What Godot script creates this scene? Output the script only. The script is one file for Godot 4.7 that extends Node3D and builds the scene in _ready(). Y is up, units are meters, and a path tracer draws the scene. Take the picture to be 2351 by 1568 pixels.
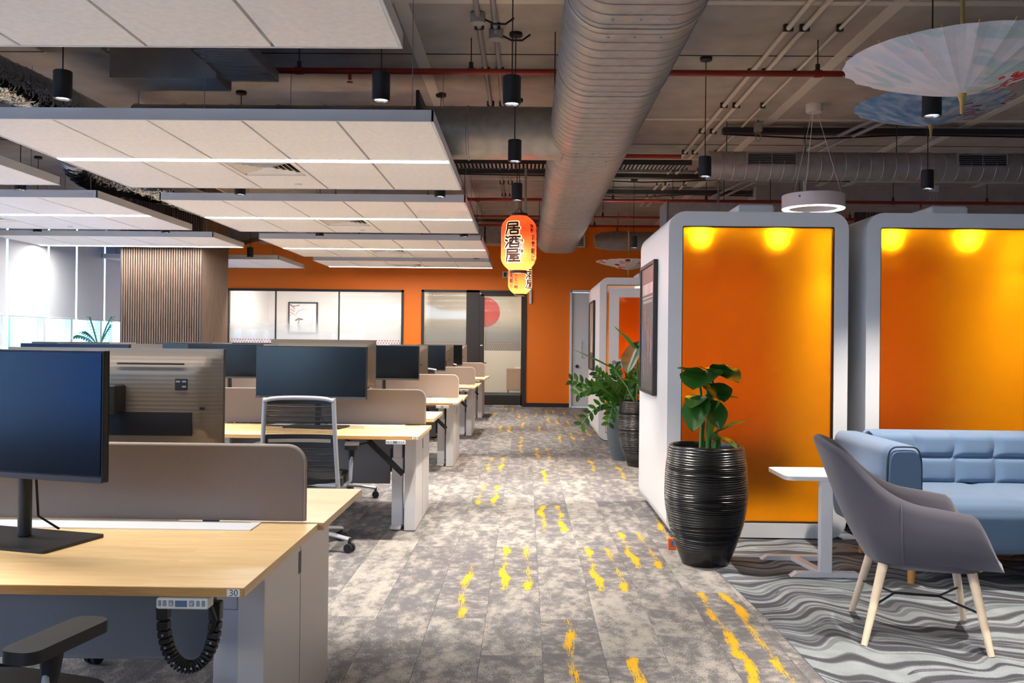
extends Node3D

# ---------------------------------------------------------------- mesh builder
class MB:
	var st := SurfaceTool.new()
	func _init() -> void:
		st.begin(Mesh.PRIMITIVE_TRIANGLES)
	func v(p: Vector3, n: Vector3, u: Vector2) -> void:
		st.set_normal(n)
		st.set_uv(u)
		st.add_vertex(p)
	func tri(a: Vector3, b: Vector3, c: Vector3, na: Vector3, nb: Vector3, nc: Vector3, ua := Vector2.ZERO, ub := Vector2.ZERO, uc := Vector2.ZERO) -> void:
		if (b - a).cross(c - a).dot(na + nb + nc) > 0.0:
			v(a, na, ua); v(c, nc, uc); v(b, nb, ub)
		else:
			v(a, na, ua); v(b, nb, ub); v(c, nc, uc)
	func quad(a: Vector3, b: Vector3, c: Vector3, d: Vector3, na: Vector3, nb: Vector3, nc: Vector3, nd: Vector3, ua := Vector2(0, 0), ub := Vector2(1, 0), uc := Vector2(1, 1), ud := Vector2(0, 1)) -> void:
		tri(a, b, c, na, nb, nc, ua, ub, uc)
		tri(a, c, d, na, nc, nd, ua, uc, ud)
	func face(a: Vector3, b: Vector3, c: Vector3, d: Vector3, n: Vector3, u0 := Vector2(0, 0), u1 := Vector2(1, 1)) -> void:
		quad(a, b, c, d, n, n, n, n, u0, Vector2(u1.x, u0.y), u1, Vector2(u0.x, u1.y))
	func box(c: Vector3, s: Vector3, b := 0.0, bs := Basis.IDENTITY) -> MB:
		var h := s * 0.5
		b = minf(b, minf(h.x, minf(h.y, h.z)) * 0.95)
		for ax in 3:
			var a1 := (ax + 1) % 3
			var a2 := (ax + 2) % 3
			for sg in [-1.0, 1.0]:
				var n := Vector3.ZERO
				n[ax] = sg
				var q := []
				for k in [[-1.0, -1.0], [1.0, -1.0], [1.0, 1.0], [-1.0, 1.0]]:
					var p := Vector3.ZERO
					p[ax] = sg * h[ax]
					p[a1] = k[0] * (h[a1] - b)
					p[a2] = k[1] * (h[a2] - b)
					q.append(c + bs * p)
				face(q[0], q[1], q[2], q[3], bs * n)
		if b > 0.0:
			for ax in 3:
				var a1 := (ax + 1) % 3
				var a2 := (ax + 2) % 3
				for s1 in [-1.0, 1.0]:
					for s2 in [-1.0, 1.0]:
						var n1 := Vector3.ZERO
						var n2 := Vector3.ZERO
						n1[a1] = s1
						n2[a2] = s2
						var q := []
						for k in [[-1.0, 0], [1.0, 0], [1.0, 1], [-1.0, 1]]:
							var p := Vector3.ZERO
							p[ax] = k[0] * (h[ax] - b)
							p[a1] = s1 * (h[a1] - (0.0 if k[1] == 0 else b))
							p[a2] = s2 * (h[a2] - (b if k[1] == 0 else 0.0))
							q.append(c + bs * p)
						quad(q[0], q[1], q[2], q[3], bs * n1, bs * n1, bs * n2, bs * n2)
			for sx in [-1.0, 1.0]:
				for sy in [-1.0, 1.0]:
					for sz in [-1.0, 1.0]:
						var sg := Vector3(sx, sy, sz)
						var pa := Vector3(sx * h.x, sy * (h.y - b), sz * (h.z - b))
						var pb := Vector3(sx * (h.x - b), sy * h.y, sz * (h.z - b))
						var pc := Vector3(sx * (h.x - b), sy * (h.y - b), sz * h.z)
						tri(c + bs * pa, c + bs * pb, c + bs * pc, bs * Vector3(sg.x, 0, 0), bs * Vector3(0, sg.y, 0), bs * Vector3(0, 0, sg.z))
		return self
	func rod(a: Vector3, b: Vector3, r0: float, r1 := -1.0, seg := 12, caps := true) -> MB:
		if r1 < 0.0:
			r1 = r0
		var d := (b - a).normalized()
		var u := d.cross(Vector3.UP if absf(d.y) < 0.9 else Vector3.RIGHT).normalized()
		var w := d.cross(u)
		for k in seg:
			var t0 := TAU * k / seg
			var t1 := TAU * (k + 1) / seg
			var n0 := u * cos(t0) + w * sin(t0)
			var n1 := u * cos(t1) + w * sin(t1)
			quad(a + n0 * r0, a + n1 * r0, b + n1 * r1, b + n0 * r1, n0, n1, n1, n0, Vector2(float(k) / seg, 0), Vector2(float(k + 1) / seg, 0), Vector2(float(k + 1) / seg, 1), Vector2(float(k) / seg, 1))
			if caps:
				tri(a, a + n0 * r0, a + n1 * r0, -d, -d, -d)
				tri(b, b + n0 * r1, b + n1 * r1, d, d, d)
		return self
	func tube(pts: Array, r: float, seg := 8, flat := 1.0, up := Vector3.ZERO) -> MB:
		var n := pts.size()
		var rings := []
		var norms := []
		var u := Vector3.ZERO
		for i in n:
			var d: Vector3 = (pts[mini(i + 1, n - 1)] - pts[maxi(i - 1, 0)]).normalized()
			if up != Vector3.ZERO:
				u = d.cross(up).normalized()
			elif u == Vector3.ZERO:
				u = d.cross(Vector3.UP if absf(d.y) < 0.9 else Vector3.RIGHT).normalized()
			else:
				u = (u - d * u.dot(d)).normalized()
			var w := u.cross(d)
			var ring := []
			var nr := []
			for k in seg:
				var t := TAU * k / seg
				nr.append((u * cos(t) + w * sin(t) / flat).normalized())
				ring.append(pts[i] + (u * cos(t) + w * sin(t) * flat) * r)
			rings.append(ring)
			norms.append(nr)
		for i in n - 1:
			for k in seg:
				var k1 := (k + 1) % seg
				quad(rings[i][k], rings[i][k1], rings[i + 1][k1], rings[i + 1][k], norms[i][k], norms[i][k1], norms[i + 1][k1], norms[i + 1][k])
		for e in [0, n - 1]:
			var d: Vector3 = (pts[1] - pts[0]).normalized() * -1.0 if e == 0 else (pts[n - 1] - pts[n - 2]).normalized()
			for k in seg:
				tri(pts[e], rings[e][k], rings[e][(k + 1) % seg], d, d, d)
		return self
	func lathe(prof: Array, seg: int, xf := Transform3D.IDENTITY, hard := 0.7, wob := 0.0) -> MB:
		# prof: Vector2(radius, height) list; corners sharper than hard radians stay sharp
		var m := prof.size()
		var dirs := []
		for i in m - 1:
			dirs.append((prof[i + 1] - prof[i]).normalized())
		for i in m - 1:
			var d: Vector2 = dirs[i]
			var d0: Vector2 = d
			var d1: Vector2 = d
			if i > 0 and absf(d.angle_to(dirs[i - 1])) < hard:
				d0 = (d + dirs[i - 1]).normalized()
			if i < m - 2 and absf(d.angle_to(dirs[i + 1])) < hard:
				d1 = (d + dirs[i + 1]).normalized()
			for k in seg:
				var t0 := TAU * k / seg
				var t1 := TAU * (k + 1) / seg
				var c0 := Vector3(cos(t0), 0, sin(t0))
				var c1 := Vector3(cos(t1), 0, sin(t1))
				var p: Vector2 = prof[i]
				var q: Vector2 = prof[i + 1]
				var wa := sin(t0 * 3.0 + p.y * 40.0) * wob
				var wb := sin(t1 * 3.0 + p.y * 40.0) * wob
				var wc := sin(t1 * 3.0 + q.y * 40.0) * wob
				var wd := sin(t0 * 3.0 + q.y * 40.0) * wob
				quad(xf * (c0 * p.x + Vector3(0, p.y + wa, 0)), xf * (c1 * p.x + Vector3(0, p.y + wb, 0)), xf * (c1 * q.x + Vector3(0, q.y + wc, 0)), xf * (c0 * q.x + Vector3(0, q.y + wd, 0)),
					xf.basis * (c0 * d0.y - Vector3(0, d0.x, 0)), xf.basis * (c1 * d0.y - Vector3(0, d0.x, 0)), xf.basis * (c1 * d1.y - Vector3(0, d1.x, 0)), xf.basis * (c0 * d1.y - Vector3(0, d1.x, 0)),
					Vector2(float(k) / seg, float(i) / (m - 1)), Vector2(float(k + 1) / seg, float(i) / (m - 1)), Vector2(float(k + 1) / seg, float(i + 1) / (m - 1)), Vector2(float(k) / seg, float(i + 1) / (m - 1)))
		return self
	func prism(poly: PackedVector2Array, h: float, xf := Transform3D.IDENTITY, hard := 0.6) -> MB:
		# poly in local xy, extruded along local z from 0 to h
		var idx := Geometry2D.triangulate_polygon(poly)
		var lo := poly[0]
		var hi := poly[0]
		for p in poly:
			lo = lo.min(p)
			hi = hi.max(p)
		var sz := hi - lo
		for k in range(0, idx.size(), 3):
			for e in [0.0, 1.0]:
				var q := []
				var uvs := []
				for j in 3:
					var p := poly[idx[k + j]]
					q.append(xf * Vector3(p.x, p.y, h * e))
					uvs.append(Vector2((p.x - lo.x) / sz.x, (hi.y - p.y) / sz.y))
				var nz := (xf.basis * Vector3(0, 0, -1.0 if e == 0.0 else 1.0)).normalized() * signf(h)
				tri(q[0], q[1], q[2], nz, nz, nz, uvs[0], uvs[1], uvs[2])
		var n := poly.size()
		var cw := 1.0 if Geometry2D.is_polygon_clockwise(poly) else -1.0
		var en := []
		for i in n:
			var d := (poly[(i + 1) % n] - poly[i]).normalized()
			en.append(Vector2(-d.y, d.x) * cw)
		for i in n:
			var j := (i + 1) % n
			var na: Vector2 = en[i]
			var nb: Vector2 = en[i]
			if absf(en[i].angle_to(en[(i + n - 1) % n])) < hard:
				na = (en[i] + en[(i + n - 1) % n]).normalized()
			if absf(en[i].angle_to(en[j])) < hard:
				nb = (en[i] + en[j]).normalized()
			var n3a := xf.basis * Vector3(na.x, na.y, 0)
			var n3b := xf.basis * Vector3(nb.x, nb.y, 0)
			quad(xf * Vector3(poly[i].x, poly[i].y, 0), xf * Vector3(poly[j].x, poly[j].y, 0), xf * Vector3(poly[j].x, poly[j].y, h), xf * Vector3(poly[i].x, poly[i].y, h), n3a, n3b, n3b, n3a)
		return self
	func grid(nu: int, nv: int, fn: Callable, flip := 1.0, uvs := Vector2.ONE) -> MB:
		var p := []
		for i in nu + 1:
			var row := []
			for j in nv + 1:
				row.append(fn.call(float(i) / nu, float(j) / nv))
			p.append(row)
		var nn := []
		for i in nu + 1:
			var row := []
			for j in nv + 1:
				var du: Vector3 = p[mini(i + 1, nu)][j] - p[maxi(i - 1, 0)][j]
				var dv: Vector3 = p[i][mini(j + 1, nv)] - p[i][maxi(j - 1, 0)]
				var n := du.cross(dv)
				row.append((n.normalized() if n.length() > 1e-12 else Vector3.UP) * flip)
			nn.append(row)
		for i in nu:
			for j in nv:
				var a := Vector2(float(i) / nu, float(j) / nv) * uvs
				var b := Vector2(float(i + 1) / nu, float(j + 1) / nv) * uvs
				quad(p[i][j], p[i + 1][j], p[i + 1][j + 1], p[i][j + 1], nn[i][j], nn[i + 1][j], nn[i + 1][j + 1], nn[i][j + 1], a, Vector2(b.x, a.y), b, Vector2(a.x, b.y))
		return self
	func done() -> ArrayMesh:
		return st.commit()

# ---------------------------------------------------------------- scene helpers
var M := {}
var used := {}
var rng := RandomNumberGenerator.new()

func numbered(called: String) -> String:
	var k: int = used.get(called, 0)
	used[called] = k + 1
	return called if k == 0 else "%s_%03d" % [called, k]

func tag(o: Node, label: String, category := "", group := "", kind := "") -> Node:
	if label: o.set_meta("label", label)
	if category: o.set_meta("category", category)
	if group: o.set_meta("group", group)
	if kind: o.set_meta("kind", kind)
	return o

func thing(called: String, label: String, category: String, at := Vector3.ZERO, turn := 0.0, group := "") -> Node3D:
	var o := Node3D.new()
	o.name = numbered(called)
	add_child(o)
	o.position = at
	o.rotation.y = turn
	tag(o, label, category, group)
	return o

func part(called: String, mesh: Mesh, mat: Material, parent: Node, at := Vector3.ZERO, rot := Vector3.ZERO) -> MeshInstance3D:
	var o := MeshInstance3D.new()
	o.name = numbered(called) if parent == self else called
	o.mesh = mesh
	o.material_override = mat
	parent.add_child(o, true)
	o.position = at
	o.rotation = rot
	return o

func structure(called: String, mesh: Mesh, mat: Material, label := "") -> MeshInstance3D:
	var o := MeshInstance3D.new()
	o.name = called
	o.mesh = mesh
	o.material_override = mat
	add_child(o)
	o.set_meta("kind", "structure")
	if label: o.set_meta("label", label)
	return o

func copy(src: Node3D, at: Vector3, turn := 0.0, label := "", group := "") -> Node3D:
	var base := str(src.name)
	if base.length() > 4 and base.right(3).is_valid_int() and base[base.length() - 4] == "_":
		base = base.left(base.length() - 4)
	var c: Node3D = src.duplicate()
	c.name = numbered(base)
	add_child(c)
	c.position = at
	c.rotation.y = turn
	if label: c.set_meta("label", label)
	if group: c.set_meta("group", group)
	return c

func B(c: Vector3, s: Vector3, b := 0.0) -> ArrayMesh:
	return MB.new().box(c, s, b).done()

func R(a: Vector3, b: Vector3, r: float, r1 := -1.0, seg := 12) -> ArrayMesh:
	return MB.new().rod(a, b, r, r1, seg).done()

func round_rect(w: float, h: float, r: float, seg := 5) -> PackedVector2Array:
	var out := PackedVector2Array()
	for q in [[1, 1, 0.0], [-1, 1, 0.5], [-1, -1, 1.0], [1, -1, 1.5]]:
		for k in seg + 1:
			var t: float = PI * q[2] + PI * 0.5 * k / seg
			out.append(Vector2(q[0] * (w * 0.5 - r) + cos(t) * r, q[1] * (h * 0.5 - r) + sin(t) * r))
	return out

func mat(called: String, c: Color, rough := 0.6, metal := 0.0, spec := 0.5) -> StandardMaterial3D:
	var m := StandardMaterial3D.new()
	m.resource_name = called
	m.albedo_color = c
	m.roughness = rough
	m.metallic = metal
	m.metallic_specular = spec
	M[called] = m
	return m

func c8(r: int, g: int, b: int) -> Color:
	return Color8(r, g, b)

func tri_map(m: StandardMaterial3D, t: Texture2D, sc := 1.0, world := true) -> void:
	m.albedo_texture = t
	m.uv1_triplanar = true
	m.uv1_world_triplanar = world
	m.uv1_scale = Vector3(sc, sc, sc)

func relief(m: StandardMaterial3D, t: Texture2D, cm: float, sc := 1.0) -> void:
	m.heightmap_enabled = true
	m.heightmap_texture = t
	m.heightmap_scale = cm
	m.uv1_triplanar = true
	m.uv1_scale = Vector3(sc, sc, sc)

func noise(freq: float, seed_: int, oct := 4, kind := FastNoiseLite.TYPE_SIMPLEX_SMOOTH) -> FastNoiseLite:
	var n := FastNoiseLite.new()
	n.seed = seed_
	n.frequency = freq
	n.noise_type = kind
	n.fractal_octaves = oct
	return n

func noise_tex(freq: float, seed_: int, a: Color, b: Color, size := 512, oct := 4) -> NoiseTexture2D:
	var t := NoiseTexture2D.new()
	t.width = size
	t.height = size
	t.seamless = true
	t.noise = noise(freq, seed_, oct)
	var g := Gradient.new()
	g.set_color(0, a)
	g.set_color(1, b)
	t.color_ramp = g
	return t

func tex(im: Image) -> ImageTexture:
	return ImageTexture.create_from_image(im)

func emit(called: String, c: Color, e: float) -> StandardMaterial3D:
	var m := mat(called, Color(0.9, 0.9, 0.9), 0.6)
	m.emission_enabled = true
	m.emission = c
	m.emission_energy_multiplier = e
	return m

func area(parent: Node, at: Vector3, size: Vector2, energy: float, col: Color, rot := Vector3(-PI / 2, 0, 0)) -> void:
	var l := AreaLight3D.new()
	l.name = "glow"
	parent.add_child(l, true)
	l.position = at
	l.rotation = rot
	l.area_size = size
	l.area_normalize_energy = true
	l.light_energy = energy
	l.light_color = col
	l.area_range = 40.0
	l.shadow_enabled = true

func spot(parent: Node, at: Vector3, energy: float, col: Color, angle: float, size := 0.04, rot := Vector3(-PI / 2, 0, 0)) -> void:
	var l := SpotLight3D.new()
	l.name = "glow"
	parent.add_child(l, true)
	l.position = at
	l.rotation = rot
	l.light_energy = energy
	l.light_color = col
	l.spot_angle = angle
	l.spot_angle_attenuation = 0.6
	l.spot_attenuation = 2.0
	l.spot_range = 30.0
	l.light_size = size
	l.shadow_enabled = true

func omni(parent: Node, at: Vector3, energy: float, col: Color, size := 0.05) -> void:
	var l := OmniLight3D.new()
	l.name = "glow"
	parent.add_child(l, true)
	l.position = at
	l.light_energy = energy
	l.light_color = col
	l.omni_range = 30.0
	l.omni_attenuation = 2.0
	l.light_size = size
	l.shadow_enabled = true

# brush: thick polyline on an image, in pixels
func brush(im: Image, pts: Array, w: float, col: Color) -> void:
	var r := maxf(w * 0.5, 0.5)
	for i in pts.size() - 1:
		var a: Vector2 = pts[i]
		var b: Vector2 = pts[i + 1]
		var n := int(ceil(a.distance_to(b) / maxf(r * 0.4, 0.5))) + 1
		for k in n + 1:
			blob(im, a.lerp(b, float(k) / n), r, col)

func blob(im: Image, c: Vector2, r: float, col: Color) -> void:
	var ww := im.get_width()
	var hh := im.get_height()
	for y in range(maxi(0, int(c.y - r)), mini(hh, int(c.y + r) + 2)):
		for x in range(maxi(0, int(c.x - r)), mini(ww, int(c.x + r) + 2)):
			if Vector2(x, y).distance_to(c) <= r:
				im.set_pixel(x, y, col)

# ---------------------------------------------------------------- scene
func _ready() -> void:
	rng.seed = 7
	var cam := Camera3D.new()
	cam.name = "camera"
	add_child(cam)
	cam.position = Vector3(0, 1.26, 0)
	cam.rotation_order = EULER_ORDER_YXZ
	cam.rotation_degrees = Vector3(0.136, 0.859, 0.6)
	cam.fov = 40.94
	cam.near = 0.05
	cam.far = 200.0
	cam.current = true

	var we := WorldEnvironment.new()
	we.name = "environment"
	add_child(we)
	var env := Environment.new()
	env.background_mode = Environment.BG_SKY
	var sky := Sky.new()
	var sm := ProceduralSkyMaterial.new()
	sm.sky_top_color = Color(0.54, 0.75, 0.96)
	sm.sky_horizon_color = Color(0.76, 0.89, 1.0)
	sm.ground_horizon_color = Color(0.62, 0.74, 0.84)
	sm.ground_bottom_color = Color(0.42, 0.47, 0.52)
	sm.sky_energy_multiplier = SKY
	sm.ground_energy_multiplier = SKY * 0.7
	sky.sky_material = sm
	env.sky = sky
	env.tonemap_mode = Environment.TONE_MAPPER_LINEAR
	env.tonemap_exposure = EXPOSURE
	env.sdfgi_enabled = true
	env.ssao_enabled = true
	env.ssil_enabled = true
	we.environment = env

	materials()
	room()
	floor_carpet()
	rooms_beyond()
	windows()
	slat_column()
	pods()
	clouds()
	services()
	benches()
	lounge()
	plants()
	lamps()
	lanterns()
	umbrellas()

const SKY := 2.7
const EXPOSURE := 1.65
const STRIP := 4.0       # energy of one ceiling light line
const SPOT := 5.0        # energy of one pendant downlight
const WARM := Color(1.0, 0.965, 0.915)
const COOL := Color(1.0, 0.985, 0.965)
const CEIL := 3.65
const BACK := 18.3

func materials() -> void:
	mat("white_paint", c8(236, 234, 232), 0.55)
	mat("white_gloss", c8(232, 231, 232), 0.35)
	mat("white_laminate", c8(222, 218, 216), 0.4)
	mat("grey_metal", c8(150, 152, 155), 0.42, 0.3)
	mat("dark_metal", c8(60, 61, 64), 0.45, 0.3)
	mat("black_plastic", c8(24, 24, 26), 0.45)
	mat("black_satin", c8(20, 20, 23), 0.5)
	mat("black_frame", c8(44, 38, 36), 0.5)
	mat("chrome", c8(190, 190, 190), 0.22, 1.0)
	mat("aluminium", c8(176, 177, 178), 0.36, 0.85)
	mat("silver_paint", c8(168, 170, 174), 0.4, 0.35)
	mat("red_pipe", c8(150, 44, 28), 0.4)
	mat("wire", c8(150, 152, 155), 0.4, 0.6)
	mat("rubber", c8(18, 18, 19), 0.7)
	mat("amber_led", c8(240, 240, 236), 0.5)
	var m: StandardMaterial3D
	# concrete ceiling, painted warm grey with stains
	m = mat("ceiling_paint", Color(1, 1, 1), 0.85)
	tri_map(m, noise_tex(0.012, 3, c8(170, 159, 152), c8(198, 188, 180), 512, 5), 0.35)
	mat("ceiling_strip", c8(226, 216, 204), 0.8)
	# galvanised ducts
	m = mat("duct_metal", Color(1, 1, 1), 0.42, 0.45)
	tri_map(m, noise_tex(0.02, 5, c8(158, 155, 154), c8(184, 181, 178), 512, 4), 0.8)
	mat("duct_seam", c8(84, 82, 82), 0.5, 0.5)
	m = mat("foil", c8(186, 194, 202), 0.14, 1.0)
	var cell := NoiseTexture2D.new()
	cell.width = 512
	cell.height = 512
	cell.seamless = true
	cell.noise = noise(0.03, 51, 3, FastNoiseLite.TYPE_CELLULAR)
	relief(m, cell, 2.6, 1.0)
	# tiles of the hanging ceiling panels
	m = mat("ceiling_tile", Color(1, 1, 1), 0.8)
	tri_map(m, noise_tex(0.05, 8, c8(236, 236, 238), c8(247, 247, 248), 256, 3), 1.5)
	mat("tile_rail", c8(214, 219, 226), 0.45)
	mat("groove_black", c8(30, 29, 30), 0.7)
	# desk wood
	m = mat("oak_laminate", Color(1, 1, 1), 0.38)
	var im := Image.create(512, 512, false, Image.FORMAT_RGB8)
	var n1 := noise(0.012, 21, 4)
	var n2 := noise(0.09, 22, 3)
	for y in 512:
		for x in 512:
			var g := n1.get_noise_2d(x * 0.35, y * 3.5) * 0.5 + n2.get_noise_2d(x * 0.12, y * 2.4) * 0.35
			im.set_pixel(x, y, c8(240, 208, 154).lerp(c8(222, 182, 124), clampf(0.42 + g, 0.0, 1.0)))
	tri_map(m, tex(im), 1.1)
	m = mat("edge_wood", Color(1, 1, 1), 0.45)
	im = Image.create(256, 256, false, Image.FORMAT_RGB8)
	for y in 256:
		for x in 256:
			var g := n2.get_noise_2d(x * 0.2, y * 6.0) * 0.6
			im.set_pixel(x, y, c8(206, 158, 94).lerp(c8(180, 128, 70), clampf(0.45 + g, 0.0, 1.0)))
	tri_map(m, tex(im), 2.0)
	# slats
	m = mat("slat_wood", Color(1, 1, 1), 0.6)
	im = Image.create(256, 256, false, Image.FORMAT_RGB8)
	for y in 256:
		for x in 256:
			var g := n1.get_noise_2d(x * 5.0, y * 0.6) * 0.6
			im.set_pixel(x, y, c8(128, 105, 90).lerp(c8(98, 79, 66), clampf(0.45 + g, 0.0, 1.0)))
	tri_map(m, tex(im), 1.0)
	mat("slat_back", c8(32, 30, 30), 0.8)
	# taupe screens between the desks: fine felt
	m = mat("felt_taupe", Color(1, 1, 1), 0.9)
	tri_map(m, noise_tex(0.25, 11, c8(118, 106, 99), c8(136, 123, 115), 512, 3), 2.0)
	mat("orange_paint", c8(250, 124, 0), 0.55)
	mat("screen_black", c8(9, 10, 12), 0.17, 0.0, 0.45)
	m = mat("monitor_back", c8(128, 116, 104), 0.42, 0.35)
	m = mat("armchair_fabric", Color(1, 1, 1), 0.95)
	tri_map(m, noise_tex(0.35, 13, c8(68, 65, 74), c8(98, 94, 104), 512, 3), 3.0)
	m.rim_enabled = true
	m.rim = 0.5
	m.rim_tint = 0.5
	m = mat("sofa_fabric", Color(1, 1, 1), 0.95)
	tri_map(m, noise_tex(0.35, 14, c8(90, 116, 148), c8(122, 148, 180), 512, 3), 3.0)
	m.rim_enabled = true
	m.rim = 0.5
	m.rim_tint = 0.5
	mat("sofa_seam", c8(70, 92, 112), 0.95)
	m = mat("pale_wood", Color(1, 1, 1), 0.5)
	tri_map(m, noise_tex(0.03, 15, c8(222, 196, 164), c8(238, 216, 188), 256, 3), 2.0)
	mat("oak_leg", c8(206, 146, 70), 0.45)
	# planters
	m = mat("pot_black", c8(26, 24, 24), 0.26, 0.0, 0.6)
	m = mat("pot_grey", c8(88, 98, 106), 0.45)
	mat("soil", c8(46, 34, 26), 0.95)
	m = mat("leaf_green", c8(58, 112, 34), 0.32)
	m.backlight_enabled = true
	m.backlight = Color(0.25, 0.35, 0.06)
	m = mat("leaf_dark", c8(34, 78, 28), 0.3)
	m.backlight_enabled = true
	m.backlight = Color(0.15, 0.25, 0.05)
	m = mat("leaf_light", c8(118, 166, 44), 0.35)
	m.backlight_enabled = true
	m.backlight = Color(0.4, 0.45, 0.08)
	mat("stem_green", c8(96, 138, 66), 0.5)
	m = mat("leaf_teal", c8(46, 122, 84), 0.4)
	# glass
	m = mat("clear_glass", Color(0.9, 0.95, 0.95, 0.08), 0.03)
	m.transparency = BaseMaterial3D.TRANSPARENCY_ALPHA
	m = mat("amber_glass", Color(1.0, 0.68, 0.06, 0.0), 0.42)
	m.refraction_enabled = true
	m.refraction_scale = 0.03
	m = mat("partition_glass", Color(0.9, 0.95, 0.95, 0.06), 0.03, 0.0, 0.3)
	m.transparency = BaseMaterial3D.TRANSPARENCY_ALPHA
	m = mat("poster_glass", Color(0.95, 0.95, 0.95, 0.04), 0.08, 0.0, 0.12)
	m.transparency = BaseMaterial3D.TRANSPARENCY_ALPHA
	mat("modesty_grey", c8(122, 119, 118), 0.55)
	mat("dark_wall", c8(70, 68, 68), 0.7)
	m = mat("chair_bar", c8(30, 30, 33), 0.4)
	# mesh cloth of the chair backs: round holes
	im = Image.create(64, 64, false, Image.FORMAT_RGBA8)
	for y in 64:
		for x in 64:
			var q := Vector2(fposmod(x + (8 if (y / 16) % 2 else 0), 16) - 8, (y % 16) - 8)
			im.set_pixel(x, y, Color(0.1, 0.1, 0.11, 0.0 if q.length() < 5.2 else 1.0))
	m = mat("mesh_cloth", Color(1, 1, 1), 0.8)
	m.albedo_texture = tex(im)
	m.transparency = BaseMaterial3D.TRANSPARENCY_ALPHA
	m.uv1_scale = Vector3(34, 22, 1)
	# roller blinds let some daylight through
	m = mat("blind_fabric", c8(226, 229, 232), 0.9)
	m.backlight_enabled = true
	m.backlight = Color(0.42, 0.45, 0.48)
	emit("led_white", WARM, 6.0)
	emit("led_strip", COOL, 9.0)
	emit("led_ring", COOL, 5.0)
	emit("led_pod", Color(1.0, 0.95, 0.85), 26.0)

func wall_box(mb: MB, x0: float, x1: float, y0: float, y1: float, d0: float, d1: float) -> void:
	mb.box(Vector3((x0 + x1) / 2, (y0 + y1) / 2, -(d0 + d1) / 2), Vector3(x1 - x0, y1 - y0, d1 - d0))

func room() -> void:
	var mb := MB.new()
	# back wall, with openings for the two glazed fronts and the service door
	wall_box(mb, -7.5, -5.99, 0, CEIL, BACK, BACK + 0.12)
	wall_box(mb, -5.99, -2.47, 2.31, CEIL, BACK, BACK + 0.12)
	wall_box(mb, -2.47, -2.09, 0, CEIL, BACK, BACK + 0.12)
	wall_box(mb, -2.09, 0.0, 2.32, CEIL, BACK, BACK + 0.12)
	wall_box(mb, 0.0, 0.88, 0, CEIL, BACK, BACK + 0.12)
	wall_box(mb, 0.88, 1.80, 2.32, CEIL, BACK, BACK + 0.12)
	wall_box(mb, 1.80, 9.2, 0, CEIL, BACK, BACK + 0.12)
	structure("wall_back", mb.done(), M.orange_paint, "matte orange painted wall at the end of the office")
	structure("wall_right", B(Vector3(9.1, CEIL / 2, -6.6), Vector3(0.2, CEIL, 23.6)), M.white_paint)
	var o: Node = structure("ceiling", B(Vector3(0.85, CEIL + 0.1, -6.6), Vector3(16.7, 0.2, 24.0)), M.ceiling_paint, "raw grey-brown painted concrete ceiling slab")
	# lighter painted bands on the slab
	for x in [-4.9, -0.9, 2.56, 4.31, 4.71, 6.6]:
		part("painted_band", B(Vector3.ZERO, Vector3(0.1, 0.012, 15.0)), M.ceiling_strip, o, Vector3(x, CEIL - 0.002, -10.6))
	for d in [6.37, 9.67, 11.75, 13.25, 15.0]:
		part("painted_band", B(Vector3.ZERO, Vector3(10.6, 0.012, 0.07)), M.ceiling_strip, o, Vector3(3.6, CEIL - 0.003, -d))
	for d in [7.55, 10.9]:
		part("slab_joint", B(Vector3.ZERO, Vector3(16.0, 0.006, 0.012)), M.groove_black, o, Vector3(0.8, CEIL - 0.001, -d))
	# wall behind the photographer, with wide windows
	mb = MB.new()
	wall_box(mb, -7.5, 9.2, 0, 2.35, -5.3, -5.1)
	wall_box(mb, -7.5, 9.2, 3.2, CEIL, -5.3, -5.1)
	for x in [-7.5, -4.9]:
		wall_box(mb, x, x + 0.3, 2.35, 3.2, -5.3, -5.1)
	wall_box(mb, -2.2, 9.2, 2.35, 3.2, -5.3, -5.1)
	structure("wall_front", mb.done(), M.dark_wall)
	# downstand beams
	structure("beam_right", B(Vector3(6.2, 3.5, -13.9), Vector3(5.6, 0.32, 0.5)), M.ceiling_paint)
	structure("beam_left", B(Vector3(-2.93, 3.505, -7.47), Vector3(0.86, 0.29, 0.38)), M.ceiling_paint)
	structure("beam_window", B(Vector3(-3.32, 3.505, -4.8), Vector3(0.46, 0.29, 3.7)), M.ceiling_paint)
	# skirting
	structure("baseboard_back", MB.new().box(Vector3(0.44, 0.035, -BACK + 0.01), Vector3(0.88, 0.09, 0.024), 0.003).done(), M.black_frame)
	structure("baseboard_back_right", MB.new().box(Vector3(5.5, 0.035, -BACK + 0.01), Vector3(7.2, 0.09, 0.024), 0.003).done(), M.black_frame)

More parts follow.
